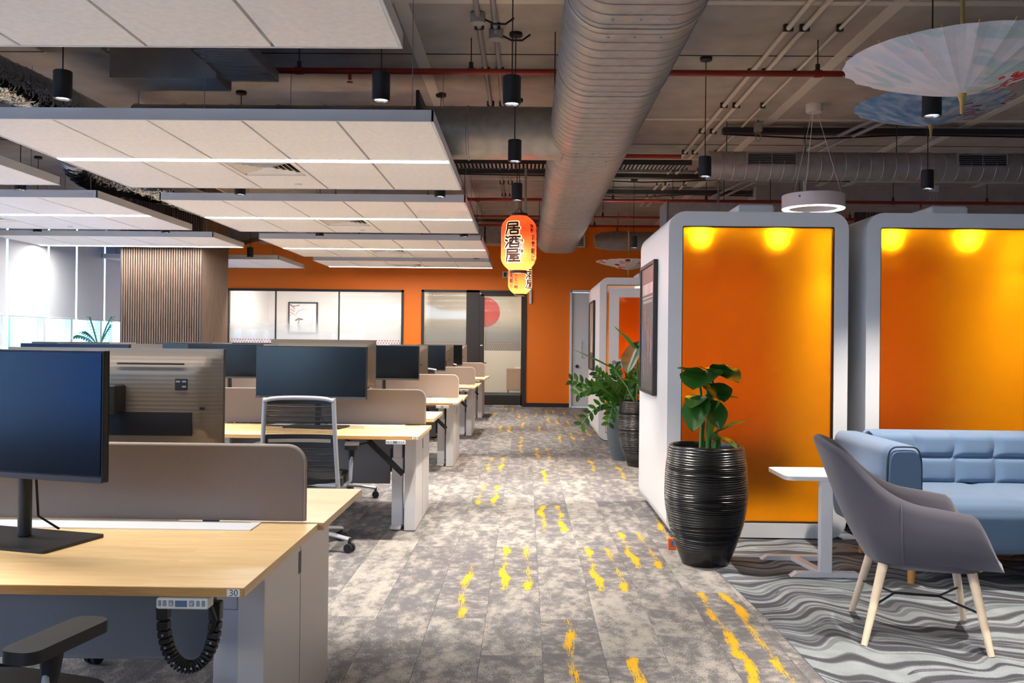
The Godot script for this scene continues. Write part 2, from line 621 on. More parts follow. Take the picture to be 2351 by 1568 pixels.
# ------------------------------------------------------------ carpet
func carpet_image(seed_: int, w: int, h: int, bias: float, yellow: int) -> Image:
	# h pixels run along the plank; texel about 1 mm (along) by 1 mm (across)
	var im := Image.create(w, h, false, Image.FORMAT_RGB8)
	var a := noise(0.009, seed_, 5)
	var b := noise(0.03, seed_ + 1, 3)
	var f := noise(0.3, seed_ + 2, 2)
	var s := noise(0.012, seed_ + 3, 3)
	var dark := c8(98, 95, 97)
	var lite := c8(158, 152, 144)
	for y in h:
		for x in w:
			var t := bias + a.get_noise_2d(x * 0.8, y * 0.6) * 0.66 + b.get_noise_2d(x * 0.55, y * 0.7) * 0.42
			t += f.get_noise_2d(x * 1.0, y * 0.3) * 0.5 + f.get_noise_2d(x * 0.35 + 900.0, y * 0.8) * 0.36
			t += 0.07 * sin(x * TAU / 5.0)
			t = smoothstep(0.12, 0.88, t)
			var c := dark.lerp(lite, t)
			var g := 1.0 + 0.10 * f.get_noise_2d(x * 2.6 + 300.0, y * 2.6)
			c = Color(c.r * g, c.g * g, c.b * g)
			if yellow > 0:
				var u := float(x) / w
				var q := -9.0
				for k in yellow:
					var cx := (0.25 if yellow > 1 else 0.5) + 0.5 * k + 0.14 * s.get_noise_2d(k * 77.0 + seed_, y * 0.12)
					var band := absf(u - cx) / 0.095
					var along := 0.36 + s.get_noise_2d(k * 400.0 + seed_, y * 0.2) * 1.15
					# hairs run along the plank, their ends ragged
					var hair := f.get_noise_2d(x * 0.5 + k * 90.0, y * 0.02) * 1.1 + f.get_noise_2d(x * 1.5, y * 0.1 + 500.0) * 0.8
					q = maxf(q, along - band * band * 0.75 - 0.15 + hair * 0.75)
				if q > 0.05:
					c = c.lerp(c8(212, 160, 6), clampf((q - 0.05) * 9.0, 0.0, 1.0))
			im.set_pixel(x, y, c)
	return im

func floor_carpet() -> void:
	var o: Node = structure("floor", B(Vector3(0.85, -0.06, -8.2), Vector3(16.7, 0.1, 27.2)), M.groove_black, "office floor laid with grey mottled carpet planks and yellow streaks")
	var mats := []
	for k in 3:
		var m := mat("carpet_grey_%d" % k, Color(1, 1, 1), 0.95)
		m.albedo_texture = tex(carpet_image(40 + k * 7, 512, 1024, [0.30, 0.48, 0.66][k], 0))
		mats.append(m)
	var ym := []
	for k in 4:
		var m := mat("carpet_yellow_%d" % k, Color(1, 1, 1), 0.95)
		m.albedo_texture = tex(carpet_image(90 + k * 11, 256, 1024, 0.3, [1, 2, 1, 2][k]))
		ym.append(m)
	# one plank is 25 by 98.5 cm; neighbouring columns are shifted by half a plank
	var w := 0.25
	var l := 0.985
	var meshes := []
	for k in 6:
		var u0 := Vector2([0.0, 0.5, 0.0, 0.5, 0.25, 0.12][k], [0.0, 0.0, 0.5, 0.5, 0.25, 0.4][k])
		var mb := MB.new()
		var h := Vector3(w / 2 - 0.0006, 0.008, l / 2 - 0.0008)
		mb.face(Vector3(-h.x, 0, -h.z), Vector3(h.x, 0, -h.z), Vector3(h.x, 0, h.z), Vector3(-h.x, 0, h.z), Vector3.UP, u0, u0 + Vector2(0.5, 0.5))
		for s in [-1.0, 1.0]:
			mb.face(Vector3(s * h.x, 0, -h.z), Vector3(s * h.x, 0, h.z), Vector3(s * h.x, -h.y, h.z), Vector3(s * h.x, -h.y, -h.z), Vector3(s, 0, 0), u0, u0)
			mb.face(Vector3(-h.x, 0, s * h.z), Vector3(h.x, 0, s * h.z), Vector3(h.x, -h.y, s * h.z), Vector3(-h.x, -h.y, s * h.z), Vector3(0, 0, s), u0, u0)
		meshes.append(mb.done())
	var ymesh := []
	for fl in [0, 1]:
		var mb := MB.new()
		var h := Vector3(w / 2 - 0.0006, 0.008, l / 2 - 0.0008)
		mb.face(Vector3(-h.x, 0, -h.z), Vector3(h.x, 0, -h.z), Vector3(h.x, 0, h.z), Vector3(-h.x, 0, h.z), Vector3.UP, Vector2(fl, 0), Vector2(1 - fl, 1))
		ymesh.append(mb.done())
	# planks with yellow in them: column, row
	var yellow := {}
	var rows_a := 3.70
	var rows_b := 3.207
	for q in [[0, 3.70], [0, 6.67], [0, 8.65], [0, 10.6], [-1, 5.18], [-1, 11.1], [-1, 12.1], [-2, 4.69], [-2, 7.66], [-2, 9.63], [1, 5.18], [1, 12.1], [1, 3.2], [2, 5.68], [2, 9.63], [3, 4.2], [3, 6.17], [3, 3.2], [4, 3.7], [4, 8.6], [3, 9.1],
			[-2, 13.6], [0, 13.6], [-1, 14.5], [1, 15.1], [2, 14.5], [-1, 16.5], [0, 16.5], [1, 17.1], [-2, 17.5], [3, 13.0], [2, 12.6], [2, 16.5], [-3, 16.1], [3, 16.1]]:
		var odd: bool = posmod(q[0], 2) == 1
		var r := int(round((q[1] - (rows_a if odd else rows_b)) / l - 0.5))
		yellow["%d,%d" % [q[0], r]] = true
	var cells := []
	for c in range(-30, 9):
		var odd := posmod(c, 2) == 1
		for r in range(-4, 16):
			var d: float = (rows_a if odd else rows_b) + (r + 0.5) * l
			var x := 0.08 + (c + 0.5) * w
			if d > BACK + 0.3:
				continue
			cells.append([x, d, c, r])
	# aisle and what shows between the desks first
	var seen := []
	var rest := []
	for q in cells:
		var near: bool = q[0] > -1.6 and q[1] > 2.6 and q[1] < 18.6
		if near and seen.size() < 300:
			seen.append(q)
		else:
			rest.append(q)
	for q in seen:
		var key := "%d,%d" % [q[2], q[3]]
		if yellow.has(key):
			var k := rng.randi_range(0, 3)
			part("carpet_plank", ymesh[rng.randi_range(0, 1)], ym[k], o, Vector3(q[0], 0, -q[1]))
		else:
			part("carpet_plank", meshes[rng.randi_range(0, 5)], mats[[0, 0, 1, 1, 2][rng.randi_range(0, 4)]], o, Vector3(q[0], 0, -q[1]), Vector3(0, PI if rng.randf() < 0.5 else 0.0, 0))
	for k in 3:
		var mb := MB.new()
		for i in rest.size():
			if i % 3 == k:
				var q: Array = rest[i]
				mb.st.append_from(meshes[rng.randi_range(0, 5)], 0, Transform3D(Basis.IDENTITY, Vector3(q[0], 0, -q[1])))
		var more := part("carpet_field", mb.done(), mats[k], o)
		more.set_meta("kind", "stuff")
	# lounge carpet with flowing dark waves; its edge curves away from the aisle
	var wave := Image.create(1024, 1024, false, Image.FORMAT_RGB8)
	var a := noise(0.0042, 201, 2)
	var b := noise(0.011, 203, 2)
	var f := noise(0.4, 204, 2)
	var st := noise(0.02, 205, 2)
	for y in 1024:
		for x in 1024:
			var p := y * 1.0 + a.get_noise_2d(x * 1.15, y * 0.42) * 95.0 + b.get_noise_2d(x * 0.55, y * 0.3) * 16.0
			var t := sin(p * 0.098) + 0.7 * sin(p * 0.225 + 1.3) + 0.55 * sin(p * 0.047 + 0.7) + 0.9 * b.get_noise_2d(x * 0.16, y * 0.35)
			var c := c8(134, 140, 144)
			if t > 0.75:
				c = c8(62, 63, 68)
			elif t > 0.2:
				c = c8(96, 97, 106)
			elif t > 0.05:
				c = c8(62, 63, 68)
			elif t < -1.25:
				c = c8(104, 110, 112)
			var g := 1.0 + 0.10 * f.get_noise_2d(x, y) + 0.08 * st.get_noise_2d(x, y)
			wave.set_pixel(x, y, Color(c.r * g, c.g * g, c.b * g))
	var wm := mat("carpet_wave", Color(1, 1, 1), 0.95)
	wm.albedo_texture = tex(wave)
	wm.uv1_scale = Vector3(0.36, 0.36, 1)
	var poly := PackedVector2Array()
	for q in [[1.17, -1.0], [1.16, 2.4], [1.15, 3.0], [1.14, 3.5], [1.13, 4.2], [1.09, 5.0], [1.05, 5.5], [1.03, 6.05], [1.95, 6.1], [1.95, 18.3], [9.0, 18.3], [9.0, -5.1], [1.17, -5.1]]:
		poly.append(Vector2(q[0], q[1]))
	var idx := Geometry2D.triangulate_polygon(poly)
	var mb := MB.new()
	for k in range(0, idx.size(), 3):
		var q := []
		for j in 3:
			q.append(poly[idx[k + j]])
		mb.tri(Vector3(q[0].x, 0.003, -q[0].y), Vector3(q[1].x, 0.003, -q[1].y), Vector3(q[2].x, 0.003, -q[2].y), Vector3.UP, Vector3.UP, Vector3.UP, q[0], q[1], q[2])
	for i in 9:
		var p := poly[i]
		var q := poly[i + 1]
		mb.face(Vector3(p.x, 0.003, -p.y), Vector3(q.x, 0.003, -q.y), Vector3(q.x, -0.01, -q.y), Vector3(p.x, -0.01, -p.y), Vector3.LEFT, p, q)
	structure("floor_lounge", mb.done(), wm, "grey carpet with flowing dark wave pattern in the lounge")

# ------------------------------------------------------------ meeting rooms behind the back wall
func rooms_beyond() -> void:
	var mb := MB.new()
	var e := BACK + 3.4
	var cream := mat("cream_wall", c8(226, 218, 200), 0.7)
	wall_box(mb, -6.2, -2.3, 0, 3.0, e, e + 0.1)
	wall_box(mb, -6.3, -6.15, 0, 3.0, BACK + 0.12, e)
	wall_box(mb, -6.3, -2.3, 2.75, 3.0, BACK + 0.12, e)
	structure("wall_meeting_room", mb.done(), M.white_paint, "white walls of the meeting room behind the frosted glass")
	mb = MB.new()
	wall_box(mb, -2.35, -2.25, 0, 3.0, BACK + 0.12, e)
	wall_box(mb, -2.25, 2.6, 0, 3.0, e, e + 0.1)
	wall_box(mb, 0.4, 0.5, 0, 3.0, BACK + 0.12, e)
	wall_box(mb, -2.3, 0.5, 2.75, 3.0, BACK + 0.12, e)
	structure("wall_small_room", mb.done(), cream, "cream walls of the small room behind the black glass door")
	structure("floor_meeting_room", B(Vector3(-2.9, -0.055, -(BACK + 1.8)), Vector3(6.9, 0.1, 3.4)), mat("room_floor", c8(146, 144, 142), 0.8))
	structure("baseboard_small_room", B(Vector3(-0.9, 0.05, -e + 0.01), Vector3(2.6, 0.1, 0.02)), M.dark_metal)
	# lamps of the two rooms
	for q in [[-4.2, BACK + 1.6, 2.6, 4.0], [-0.9, BACK + 1.7, 1.2, 1.6]]:
		var t := thing("ceiling_panel_light", "white ceiling light panel of the %s room behind glass" % ("bright meeting" if q[2] > 2 else "small dim"), "light", Vector3(q[0], 2.75, -q[1]))
		part("frame", B(Vector3(0, -0.015, 0), Vector3(q[2] + 0.06, 0.03, 0.66)), M.white_paint, t)
		part("diffuser", B(Vector3(0, -0.033, 0), Vector3(q[2], 0.006, 0.6)), M.led_white, t)
		area(t, Vector3(0, -0.045, 0), Vector2(q[2], 0.6), q[3], COOL)
	# picture in the meeting room: ink-grey circle and branch on white
	var im := Image.create(192, 192, false, Image.FORMAT_RGB8)
	im.fill(c8(236, 240, 242))
	var nz := noise(0.03, 61, 3)
	for k in 40:
		var ang := k * TAU / 40.0
		blob(im, Vector2(105 + cos(ang) * 62 + nz.get_noise_2d(k * 9.0, 0) * 12, 100 + sin(ang) * 62), 4 + 3 * sin(ang * 2.0), c8(206, 214, 220))
	brush(im, [Vector2(2, 6), Vector2(30, 20), Vector2(70, 12)], 4, c8(60, 58, 62))
	brush(im, [Vector2(24, 18), Vector2(34, 40)], 3, c8(70, 66, 70))
	for k in 14:
		blob(im, Vector2(6 + (k * 37) % 30, 14 + k * 5), 4, c8(226, 130, 140))
	brush(im, [Vector2(44, 112), Vector2(66, 100), Vector2(92, 106)], 9, c8(70, 76, 86))
	brush(im, [Vector2(66, 106), Vector2(62, 150), Vector2(78, 176)], 11, c8(150, 160, 170))
	blob(im, Vector2(72, 106), 7, c8(190, 96, 84))
	var pm := mat("ink_picture", Color(1, 1, 1), 0.6)
	pm.albedo_texture = tex(im)
	var pic := thing("framed_picture", "black framed ink-wash picture on the wall behind frosted glass", "picture", Vector3(-5.3, 1.82, -e + 0.03))
	mb = MB.new()
	for s in [-1.0, 1.0]:
		mb.box(Vector3(s * 0.335, 0, 0), Vector3(0.035, 0.74, 0.04))
		mb.box(Vector3(0, s * 0.36, 0), Vector3(0.70, 0.035, 0.04))
	part("frame", mb.done(), M.black_satin, pic)
	mb = MB.new()
	mb.face(Vector3(-0.32, 0.345, 0), Vector3(0.32, 0.345, 0), Vector3(0.32, -0.345, 0), Vector3(-0.32, -0.345, 0), Vector3(0, 0, 1))
	part("print", mb.done(), pm, pic, Vector3(0, 0, 0.004))
	# sideboard in the small room
	var sb := thing("sideboard", "light wooden sideboard on thin black legs behind glass door", "sideboard", Vector3(-0.12, 0, -(e - 0.6)))
	var wood := mat("sideboard_wood", c8(168, 132, 98), 0.55)
	part("body", B(Vector3(0, 0.44, 0), Vector3(0.62, 0.5, 0.42), 0.006), wood, sb)
	part("door", B(Vector3(-0.15, 0.44, 0.215), Vector3(0.29, 0.46, 0.012), 0.003), wood, sb)
	part("door", B(Vector3(0.15, 0.44, 0.215), Vector3(0.29, 0.46, 0.012), 0.003), wood, sb)
	for x in [-0.27, 0.27]:
		for z in [-0.17, 0.17]:
			part("leg", R(Vector3(x, 0.2, z), Vector3(x * 1.04, 0, z * 1.05), 0.014, 0.01, 8), M.black_satin, sb)
	tag(part("paper_stack", MB.new().box(Vector3(0, 0.01, 0), Vector3(0.3, 0.02, 0.22)).box(Vector3(0.02, 0.028, 0.01), Vector3(0.28, 0.016, 0.2)).done(), M.white_paint, self, Vector3(-0.1, 0.69, -(e - 0.62))), "small stack of white papers lying on the wooden sideboard", "papers")
	# red sun with a dark pagoda, painted on the wall of the small room
	im = Image.create(256, 256, false, Image.FORMAT_RGBA8)
	im.fill(Color(1, 0.3, 0.2, 0))
	blob(im, Vector2(128, 128), 125, c8(226, 74, 56))
	for k in 6:
		var yy := 70 + k * 26
		var hw := 14 + k * 9
		brush(im, [Vector2(60 - hw, yy + 12), Vector2(60 - hw * 0.5, yy), Vector2(60 + hw * 0.5, yy), Vector2(60 + hw, yy + 12)], 9, c8(84, 84, 66))
		brush(im, [Vector2(60, yy), Vector2(60, yy + 22)], hw * 0.9, c8(84, 84, 66))
	var rm := mat("red_sun_print", Color(1, 1, 1), 0.7)
	rm.albedo_texture = tex(im)
	rm.transparency = BaseMaterial3D.TRANSPARENCY_ALPHA_SCISSOR
	rm.alpha_scissor_threshold = 0.5
	mb = MB.new()
	mb.face(Vector3(-0.36, 0.36, 0), Vector3(0.36, 0.36, 0), Vector3(0.36, -0.36, 0), Vector3(-0.36, -0.36, 0), Vector3(0, 0, 1))
	tag(part("wall_decal", mb.done(), rm, self, Vector3(-0.97, 2.0, -e + 0.004)), "red sun decal with dark pagoda on wall behind glass door", "decal")

	# glazed fronts
	glazing()

func film_image(w: int, h: int, y_top: float, y_bot: float, clear: float, full: float, band0: float, band1: float, white: Color, dots: Color, aspect: float) -> Image:
	# printed film: clear at the top, frosted below, and a band of small triangles
	var im := Image.create(w, h, false, Image.FORMAT_RGBA8)
	for y in h:
		var wy := lerpf(y_top, y_bot, float(y) / h)
		var al := 0.86 * smoothstep(clear, full, wy)
		for x in w:
			var c := white
			c.a = al
			if wy < band0 and wy > band1:
				var s := 0.055
				var px := float(x) / w * aspect / s
				var py := (wy - band1) / s * 1.2
				var fx := fposmod(px + (0.5 if posmod(int(floor(py)), 2) == 1 else 0.0), 1.0)
				var fy := fposmod(py, 1.0)
				c.a = 0.9
				if absf(fx - 0.5) < 0.32 * fy and fy < 0.85 and fy > 0.2:
					c = dots
			elif wy <= band1:
				c.a = 0.05
			im.set_pixel(x, y, c)
	return im

func glazing() -> void:
	var z := -BACK - 0.02
	# long window: black frame, three panes, film behind
	var w1 := thing("window_1", "long black-framed meeting room window with frosted film", "")
	w1.set_meta("kind", "structure")
	var y0 := 0.1
	var y1 := 2.31
	part("frame", MB.new().box(Vector3(-4.23, y1 - 0.02, z), Vector3(3.56, 0.045, 0.1)).box(Vector3(-4.23, y0 - 0.05, z), Vector3(3.56, 0.1, 0.1)).done(), M.black_frame, w1)
	for x in [-5.99, -2.475]:
		part("frame", B(Vector3(x, (y0 + y1) / 2, z), Vector3(0.045, y1 - y0, 0.1)), M.black_frame, w1)
	for x in [-5.03, -3.755]:
		part("mullion", B(Vector3(x, (y0 + y1) / 2, z), Vector3(0.022, y1 - y0, 0.05)), M.dark_metal, w1)
	var fm := mat("film_frosted", Color(1, 1, 1), 0.7)
	fm.albedo_texture = tex(film_image(1024, 512, y1, y0, 1.84, 1.36, 1.335, 1.15, c8(222, 226, 228), c8(196, 84, 44), 3.5))
	fm.transparency = BaseMaterial3D.TRANSPARENCY_ALPHA
	fm.backlight_enabled = true
	fm.backlight = Color(0.9, 0.9, 0.9)
	for q in [[-5.97, -5.04, 0.0, 0.265], [-5.02, -3.765, 0.27, 0.63], [-3.745, -2.5, 0.635, 0.99]]:
		var wd: float = q[1] - q[0]
		part("pane", B(Vector3((q[0] + q[1]) / 2, (y0 + y1) / 2, z), Vector3(wd, y1 - y0 - 0.04, 0.008)), M.partition_glass, w1)
		var mb := MB.new()
		mb.face(Vector3(q[0], y1 - 0.04, z - 0.012), Vector3(q[1], y1 - 0.04, z - 0.012), Vector3(q[1], y0, z - 0.012), Vector3(q[0], y0, z - 0.012), Vector3(0, 0, 1), Vector2(q[2], 0), Vector2(q[3], 1))
		part("frosted_film", mb.done(), fm, w1)
	# side light and black post beside the glass door
	var w2 := thing("window_2", "narrow black-framed side window beside the glass door", "")
	w2.set_meta("kind", "structure")
	y1 = 2.32
	part("frame", MB.new().box(Vector3(-1.04, y1 - 0.02, z), Vector3(2.1, 0.045, 0.1)).done(), M.black_frame, w2)
	part("frame", MB.new().box(Vector3(-2.07, y1 / 2, z), Vector3(0.05, y1, 0.1)).done(), M.black_frame, w2)
	part("post", MB.new().box(Vector3(-1.062, y1 / 2, z), Vector3(0.262, y1, 0.1)).done(), M.black_frame, w2)
	part("post", MB.new().box(Vector3(-0.03, y1 / 2, z), Vector3(0.075, y1, 0.1)).done(), M.black_frame, w2)
	part("sill", MB.new().box(Vector3(-1.63, 0.045, z), Vector3(0.9, 0.09, 0.1)).done(), M.black_frame, w2)
	var gm := mat("film_grey", Color(1, 1, 1), 0.7)
	gm.albedo_texture = tex(film_image(512, 512, y1, 0.1, 1.9, 1.4, 1.335, 1.13, c8(150, 146, 140), c8(150, 96, 64), 0.95))
	gm.transparency = BaseMaterial3D.TRANSPARENCY_ALPHA
	gm.backlight_enabled = true
	gm.backlight = Color(0.8, 0.8, 0.8)
	part("pane", B(Vector3(-1.62, 1.2, z), Vector3(0.86, 2.2, 0.008)), M.partition_glass, w2)
	var mb := MB.new()
	mb.face(Vector3(-2.05, y1 - 0.04, z - 0.012), Vector3(-1.19, y1 - 0.04, z - 0.012), Vector3(-1.19, 0.1, z - 0.012), Vector3(-2.05, 0.1, z - 0.012), Vector3(0, 0, 1))
	part("frosted_film", mb.done(), gm, w2)
	# glass door with thick black frame
	var d1 := thing("door_1", "black-framed glass door with lever handle in the orange wall", "")
	d1.set_meta("kind", "structure")
	part("stile", B(Vector3(-0.885, 1.13, z + 0.01), Vector3(0.1, 2.22, 0.06), 0.004), M.black_frame, d1)
	part("stile", B(Vector3(-0.08, 1.13, z + 0.01), Vector3(0.03, 2.22, 0.06), 0.004), M.black_frame, d1)
	part("rail", B(Vector3(-0.48, 2.24, z + 0.01), Vector3(0.84, 0.07, 0.06), 0.004), M.black_frame, d1)
	part("rail", B(Vector3(-0.48, 0.13, z + 0.01), Vector3(0.84, 0.2, 0.06), 0.004), M.black_frame, d1)
	part("pane", B(Vector3(-0.465, 1.2, z), Vector3(0.74, 2.0, 0.008)), M.partition_glass, d1)
	mb = MB.new()
	mb.face(Vector3(-0.83, y1 - 0.1, z - 0.012), Vector3(-0.1, y1 - 0.1, z - 0.012), Vector3(-0.1, 0.22, z - 0.012), Vector3(-0.83, 0.22, z - 0.012), Vector3(0, 0, 1), Vector2(0, 0.03), Vector2(0.9, 0.95))
	part("frosted_film", mb.done(), gm, d1)
	part("handle", MB.new().rod(Vector3(-0.885, 0.87, z + 0.04), Vector3(-0.885, 0.87, z + 0.09), 0.01).rod(Vector3(-0.885, 0.87, z + 0.09), Vector3(-0.78, 0.87, z + 0.09), 0.009).done(), M.black_satin, d1)
	part("door_label", B(Vector3(-0.885, 1.22, z + 0.043), Vector3(0.05, 0.02, 0.004)), M.white_paint, d1)
	# white service door
	var d2 := thing("door_2", "plain white service door in the orange wall", "")
	d2.set_meta("kind", "structure")
	part("frame", MB.new().box(Vector3(0.9, 1.17, z + 0.01), Vector3(0.045, 2.34, 0.12), 0.004).box(Vector3(1.34, 2.32, z + 0.01), Vector3(0.92, 0.045, 0.12), 0.004).box(Vector3(1.79, 1.17, z + 0.01), Vector3(0.045, 2.34, 0.12), 0.004).done(), M.white_gloss, d2)
	part("leaf", B(Vector3(1.345, 1.15, z + 0.0), Vector3(0.84, 2.28, 0.045), 0.003), M.white_gloss, d2)
	part("handle", MB.new().rod(Vector3(1.12, 1.02, z + 0.03), Vector3(1.12, 1.02, z + 0.07), 0.006).rod(Vector3(1.12, 1.3, z + 0.03), Vector3(1.12, 1.3, z + 0.07), 0.006).rod(Vector3(1.12, 0.99, z + 0.07), Vector3(1.12, 1.33, z + 0.07), 0.008).done(), M.aluminium, d2)
	part("lock", R(Vector3(1.03, 0.82, z + 0.02), Vector3(1.03, 0.82, z + 0.045), 0.035, -1.0, 16), M.dark_metal, d2)
	# little green exit sign by the lanterns
	var ex := thing("exit_sign", "small green emergency exit sign on the orange wall", "sign", Vector3(-0.39, 2.64, -BACK + 0.02))
	part("plate", B(Vector3.ZERO, Vector3(0.17, 0.12, 0.02), 0.003), M.white_paint, ex)
	part("pictogram", MB.new().box(Vector3(-0.035, 0, 0.011), Vector3(0.06, 0.085, 0.004)).box(Vector3(0.045, 0.02, 0.011), Vector3(0.06, 0.03, 0.004)).box(Vector3(0.045, -0.025, 0.011), Vector3(0.05, 0.02, 0.004)).done(), mat("sign_green", c8(30, 92, 62), 0.5), ex)
	# wall box beside the door
	var wb := thing("wall_reader", "slim white wall box beside the glass door top", "wall box", Vector3(0.085, 2.2, -BACK + 0.03))
	part("case", B(Vector3.ZERO, Vector3(0.05, 0.28, 0.06), 0.006), M.white_gloss, wb)
	# grilles high on the wall
	for q in [[0.7, 3.32, 0.9, 0.22], [-4.05, 3.1, 0.55, 0.22]]:
		var g := thing("wall_grille", ("white louvred air grille high on the wall under the big duct" if q[0] > 0 else "white louvred air grille high on the wall over the meeting room"), "grille", Vector3(q[0], q[1], -BACK + 0.02))
		var fr := MB.new()
		for s in [-1.0, 1.0]:
			fr.box(Vector3(s * q[2] / 2, 0, 0), Vector3(0.03, q[3] + 0.03, 0.03))
			fr.box(Vector3(0, s * q[3] / 2, 0), Vector3(q[2], 0.03, 0.03))
		part("frame", fr.done(), M.white_gloss, g)
		part("backing", B(Vector3(0, 0, -0.008), Vector3(q[2], q[3], 0.004)), M.dark_metal, g)
		for k in 7:
			part("slat", MB.new().box(Vector3(0, -q[3] / 2 + q[3] * (k + 0.5) / 7, 0), Vector3(q[2], 0.004, 0.026), 0.0, Basis(Vector3.RIGHT, 0.6)).done(), M.white_gloss, g)

# ------------------------------------------------------------ window wall on the left
func windows() -> void:
	var x := -7.3
	var mb := MB.new()
	wall_box(mb, x - 0.2, x, 0, 0.35, -5.2, BACK + 0.12)
	wall_box(mb, x - 0.2, x, 3.2, CEIL, -5.2, BACK + 0.12)
	structure("wall_left", mb.done(), M.white_paint)
	# vertical edges of the bays, seen in the photo at these depths
	var edges := [-5.0, -3.1, -1.2, 0.7, 2.6, 4.5, 6.4, 8.3, 10.2, 11.2, 12.68, 13.82, 14.66, 15.68, 17.0, 18.3]
	var blind := [0, 1, 1, 1, 1, 1, 1, 1, 1, 1, 1, 1, 1, 1, 1]
	for i in edges.size() - 1:
		var a: float = edges[i]
		var b: float = edges[i + 1]
		var w := thing("window_%d" % (i + 3), "tall white-framed window bay of the daylit left wall", "")
		w.set_meta("kind", "structure")
		part("frame", B(Vector3(x - 0.1, 1.77, -a), Vector3(0.14, 2.86, 0.06)), M.white_gloss, w)
		part("frame", B(Vector3(x - 0.1, 0.38, -(a + b) / 2), Vector3(0.14, 0.06, b - a - 0.06)), M.white_gloss, w)
		part("pane", B(Vector3(x - 0.12, 1.78, -(a + b) / 2), Vector3(0.01, 2.8, b - a - 0.06)), M.clear_glass, w)
		if blind[i]:
			var gap: float = 0.09 if i in [10, 12] else 0.03
			var bl := thing("roller_blind", ("white roller blind half lowered, bay %s the slatted column" % ["fourth left of", "third left of", "second left of", "next to", "just behind", "hidden behind"][clampi(i - 9, 0, 5)] if i > 8 else "white roller blind half lowered on a bay beyond the left picture edge"), "blind", Vector3(x + 0.03, 0, 0), 0.0, "roller blinds of the window wall")
			part("cloth", B(Vector3(0, 2.37, -(a + b) / 2), Vector3(0.003, 1.56, b - a - gap)), M.blind_fabric, bl)
			part("bottom_bar", R(Vector3(0, 1.585, -a - gap / 2), Vector3(0, 1.585, -b + gap / 2), 0.012, -1.0, 8), M.white_gloss, bl)
			part("roller", R(Vector3(0, 3.16, -a - gap / 2), Vector3(0, 3.16, -b + gap / 2), 0.03, -1.0, 10), M.white_gloss, bl)
	# building across the street: glass curtain wall with pale piers
	var fac := thing("building", "pale blue glass building outside the windows", "building", Vector3(-19.0, 0, 0))
	var pale := mat("facade_pale", c8(232, 236, 240), 0.6)
	var blue := mat("facade_glass", c8(66, 128, 204), 0.25)
	part("body", B(Vector3(-2.1, 4, -12), Vector3(4, 30, 60)), blue, fac)
	for k in 26:
		var d := -8.0 + k * 1.9 + rng.randf_range(-0.3, 0.3)
		part("pier", B(Vector3(0.1, 4, -d), Vector3(0.5, 30, 0.85)), pale, fac)
		part("fin", B(Vector3(0.0, 4, -d - 1.2), Vector3(0.3, 30, 0.1)), pale, fac)

# ------------------------------------------------------------ column clad in timber slats
func slat_column() -> void:
	var t := thing("slatted_column", "big square column clad in vertical brown timber slats", "column", Vector3(-5.5, 0, -14.31))
	var h := CEIL
	part("core", B(Vector3(0, h / 2, 0), Vector3(1.18, h, 1.18)), M.slat_back, t)
	var sm := B(Vector3(0, h / 2, 0), Vector3(0.0205, h, 0.03), 0.002)
	for k in 34:
		part("slat", sm, M.slat_wood, t, Vector3(-0.594 + k * 0.036, 0, 0.599))
	var side := B(Vector3(0, h / 2, 0), Vector3(0.03, h, 0.0205), 0.002)
	for k in 34:
		part("slat", side, M.slat_wood, t, Vector3(0.599, 0, 0.594 - k * 0.036))
	for s in [-1.0, 1.0]:
		part("corner_trim", B(Vector3(s * 0.608, h / 2, 0.608), Vector3(0.016, h, 0.016)), M.dark_metal, t)
	part("door_joint", B(Vector3(0.609, 1.87, 0.0), Vector3(0.004, 0.008, 1.0)), M.groove_black, t)
	var u := thing("slatted_bulkhead", "dark brown slatted timber box under the ceiling behind white booths", "bulkhead", Vector3(6.15, 0, -15.2))
	part("core", B(Vector3(0, 3.1, 0), Vector3(1.3, 1.0, 0.5)), M.slat_back, u)
	var sl := B(Vector3(0, 3.1, 0), Vector3(0.03, 1.0, 0.02))
	for k in 27:
		part("slat", sl, M.slat_wood, u, Vector3(-0.63 + k * 0.048, 0, 0.26))

# ------------------------------------------------------------ white booths with amber glass
func ring_shell(outer: PackedVector2Array, inner: PackedVector2Array, z0: float, z1: float) -> ArrayMesh:
	var mb := MB.new()
	var n := outer.size()
	for i in n:
		var j := (i + 1) % n
		for z in [z0, z1]:
			var nz := Vector3(0, 0, 1 if z == z1 else -1)
			mb.quad(Vector3(outer[i].x, outer[i].y, z), Vector3(outer[j].x, outer[j].y, z), Vector3(inner[j].x, inner[j].y, z), Vector3(inner[i].x, inner[i].y, z), nz, nz, nz, nz)
		for q in [[outer, 1.0], [inner, -1.0]]:
			var p: PackedVector2Array = q[0]
			if p[i].distance_to(p[j]) < 1e-5:
				continue
			var pm := p[(i + n - 1) % n]
			var pn := p[(j + 1) % n]
			var d := (p[j] - p[i]).normalized()
			var d0 := (p[i] - pm).normalized() if p[i].distance_to(pm) > 1e-5 else d
			var d1 := (pn - p[j]).normalized() if pn.distance_to(p[j]) > 1e-5 else d
			var a := (d + d0).normalized() if absf(d.angle_to(d0)) < 0.6 else d
			var b := (d + d1).normalized() if absf(d.angle_to(d1)) < 0.6 else d
			var na: Vector3 = Vector3(a.y, -a.x, 0) * q[1]
			var nb: Vector3 = Vector3(b.y, -b.x, 0) * q[1]
			mb.quad(Vector3(p[i].x, p[i].y, z0), Vector3(p[j].x, p[j].y, z0), Vector3(p[j].x, p[j].y, z1), Vector3(p[i].x, p[i].y, z1), na, nb, nb, na)
	return mb.done()

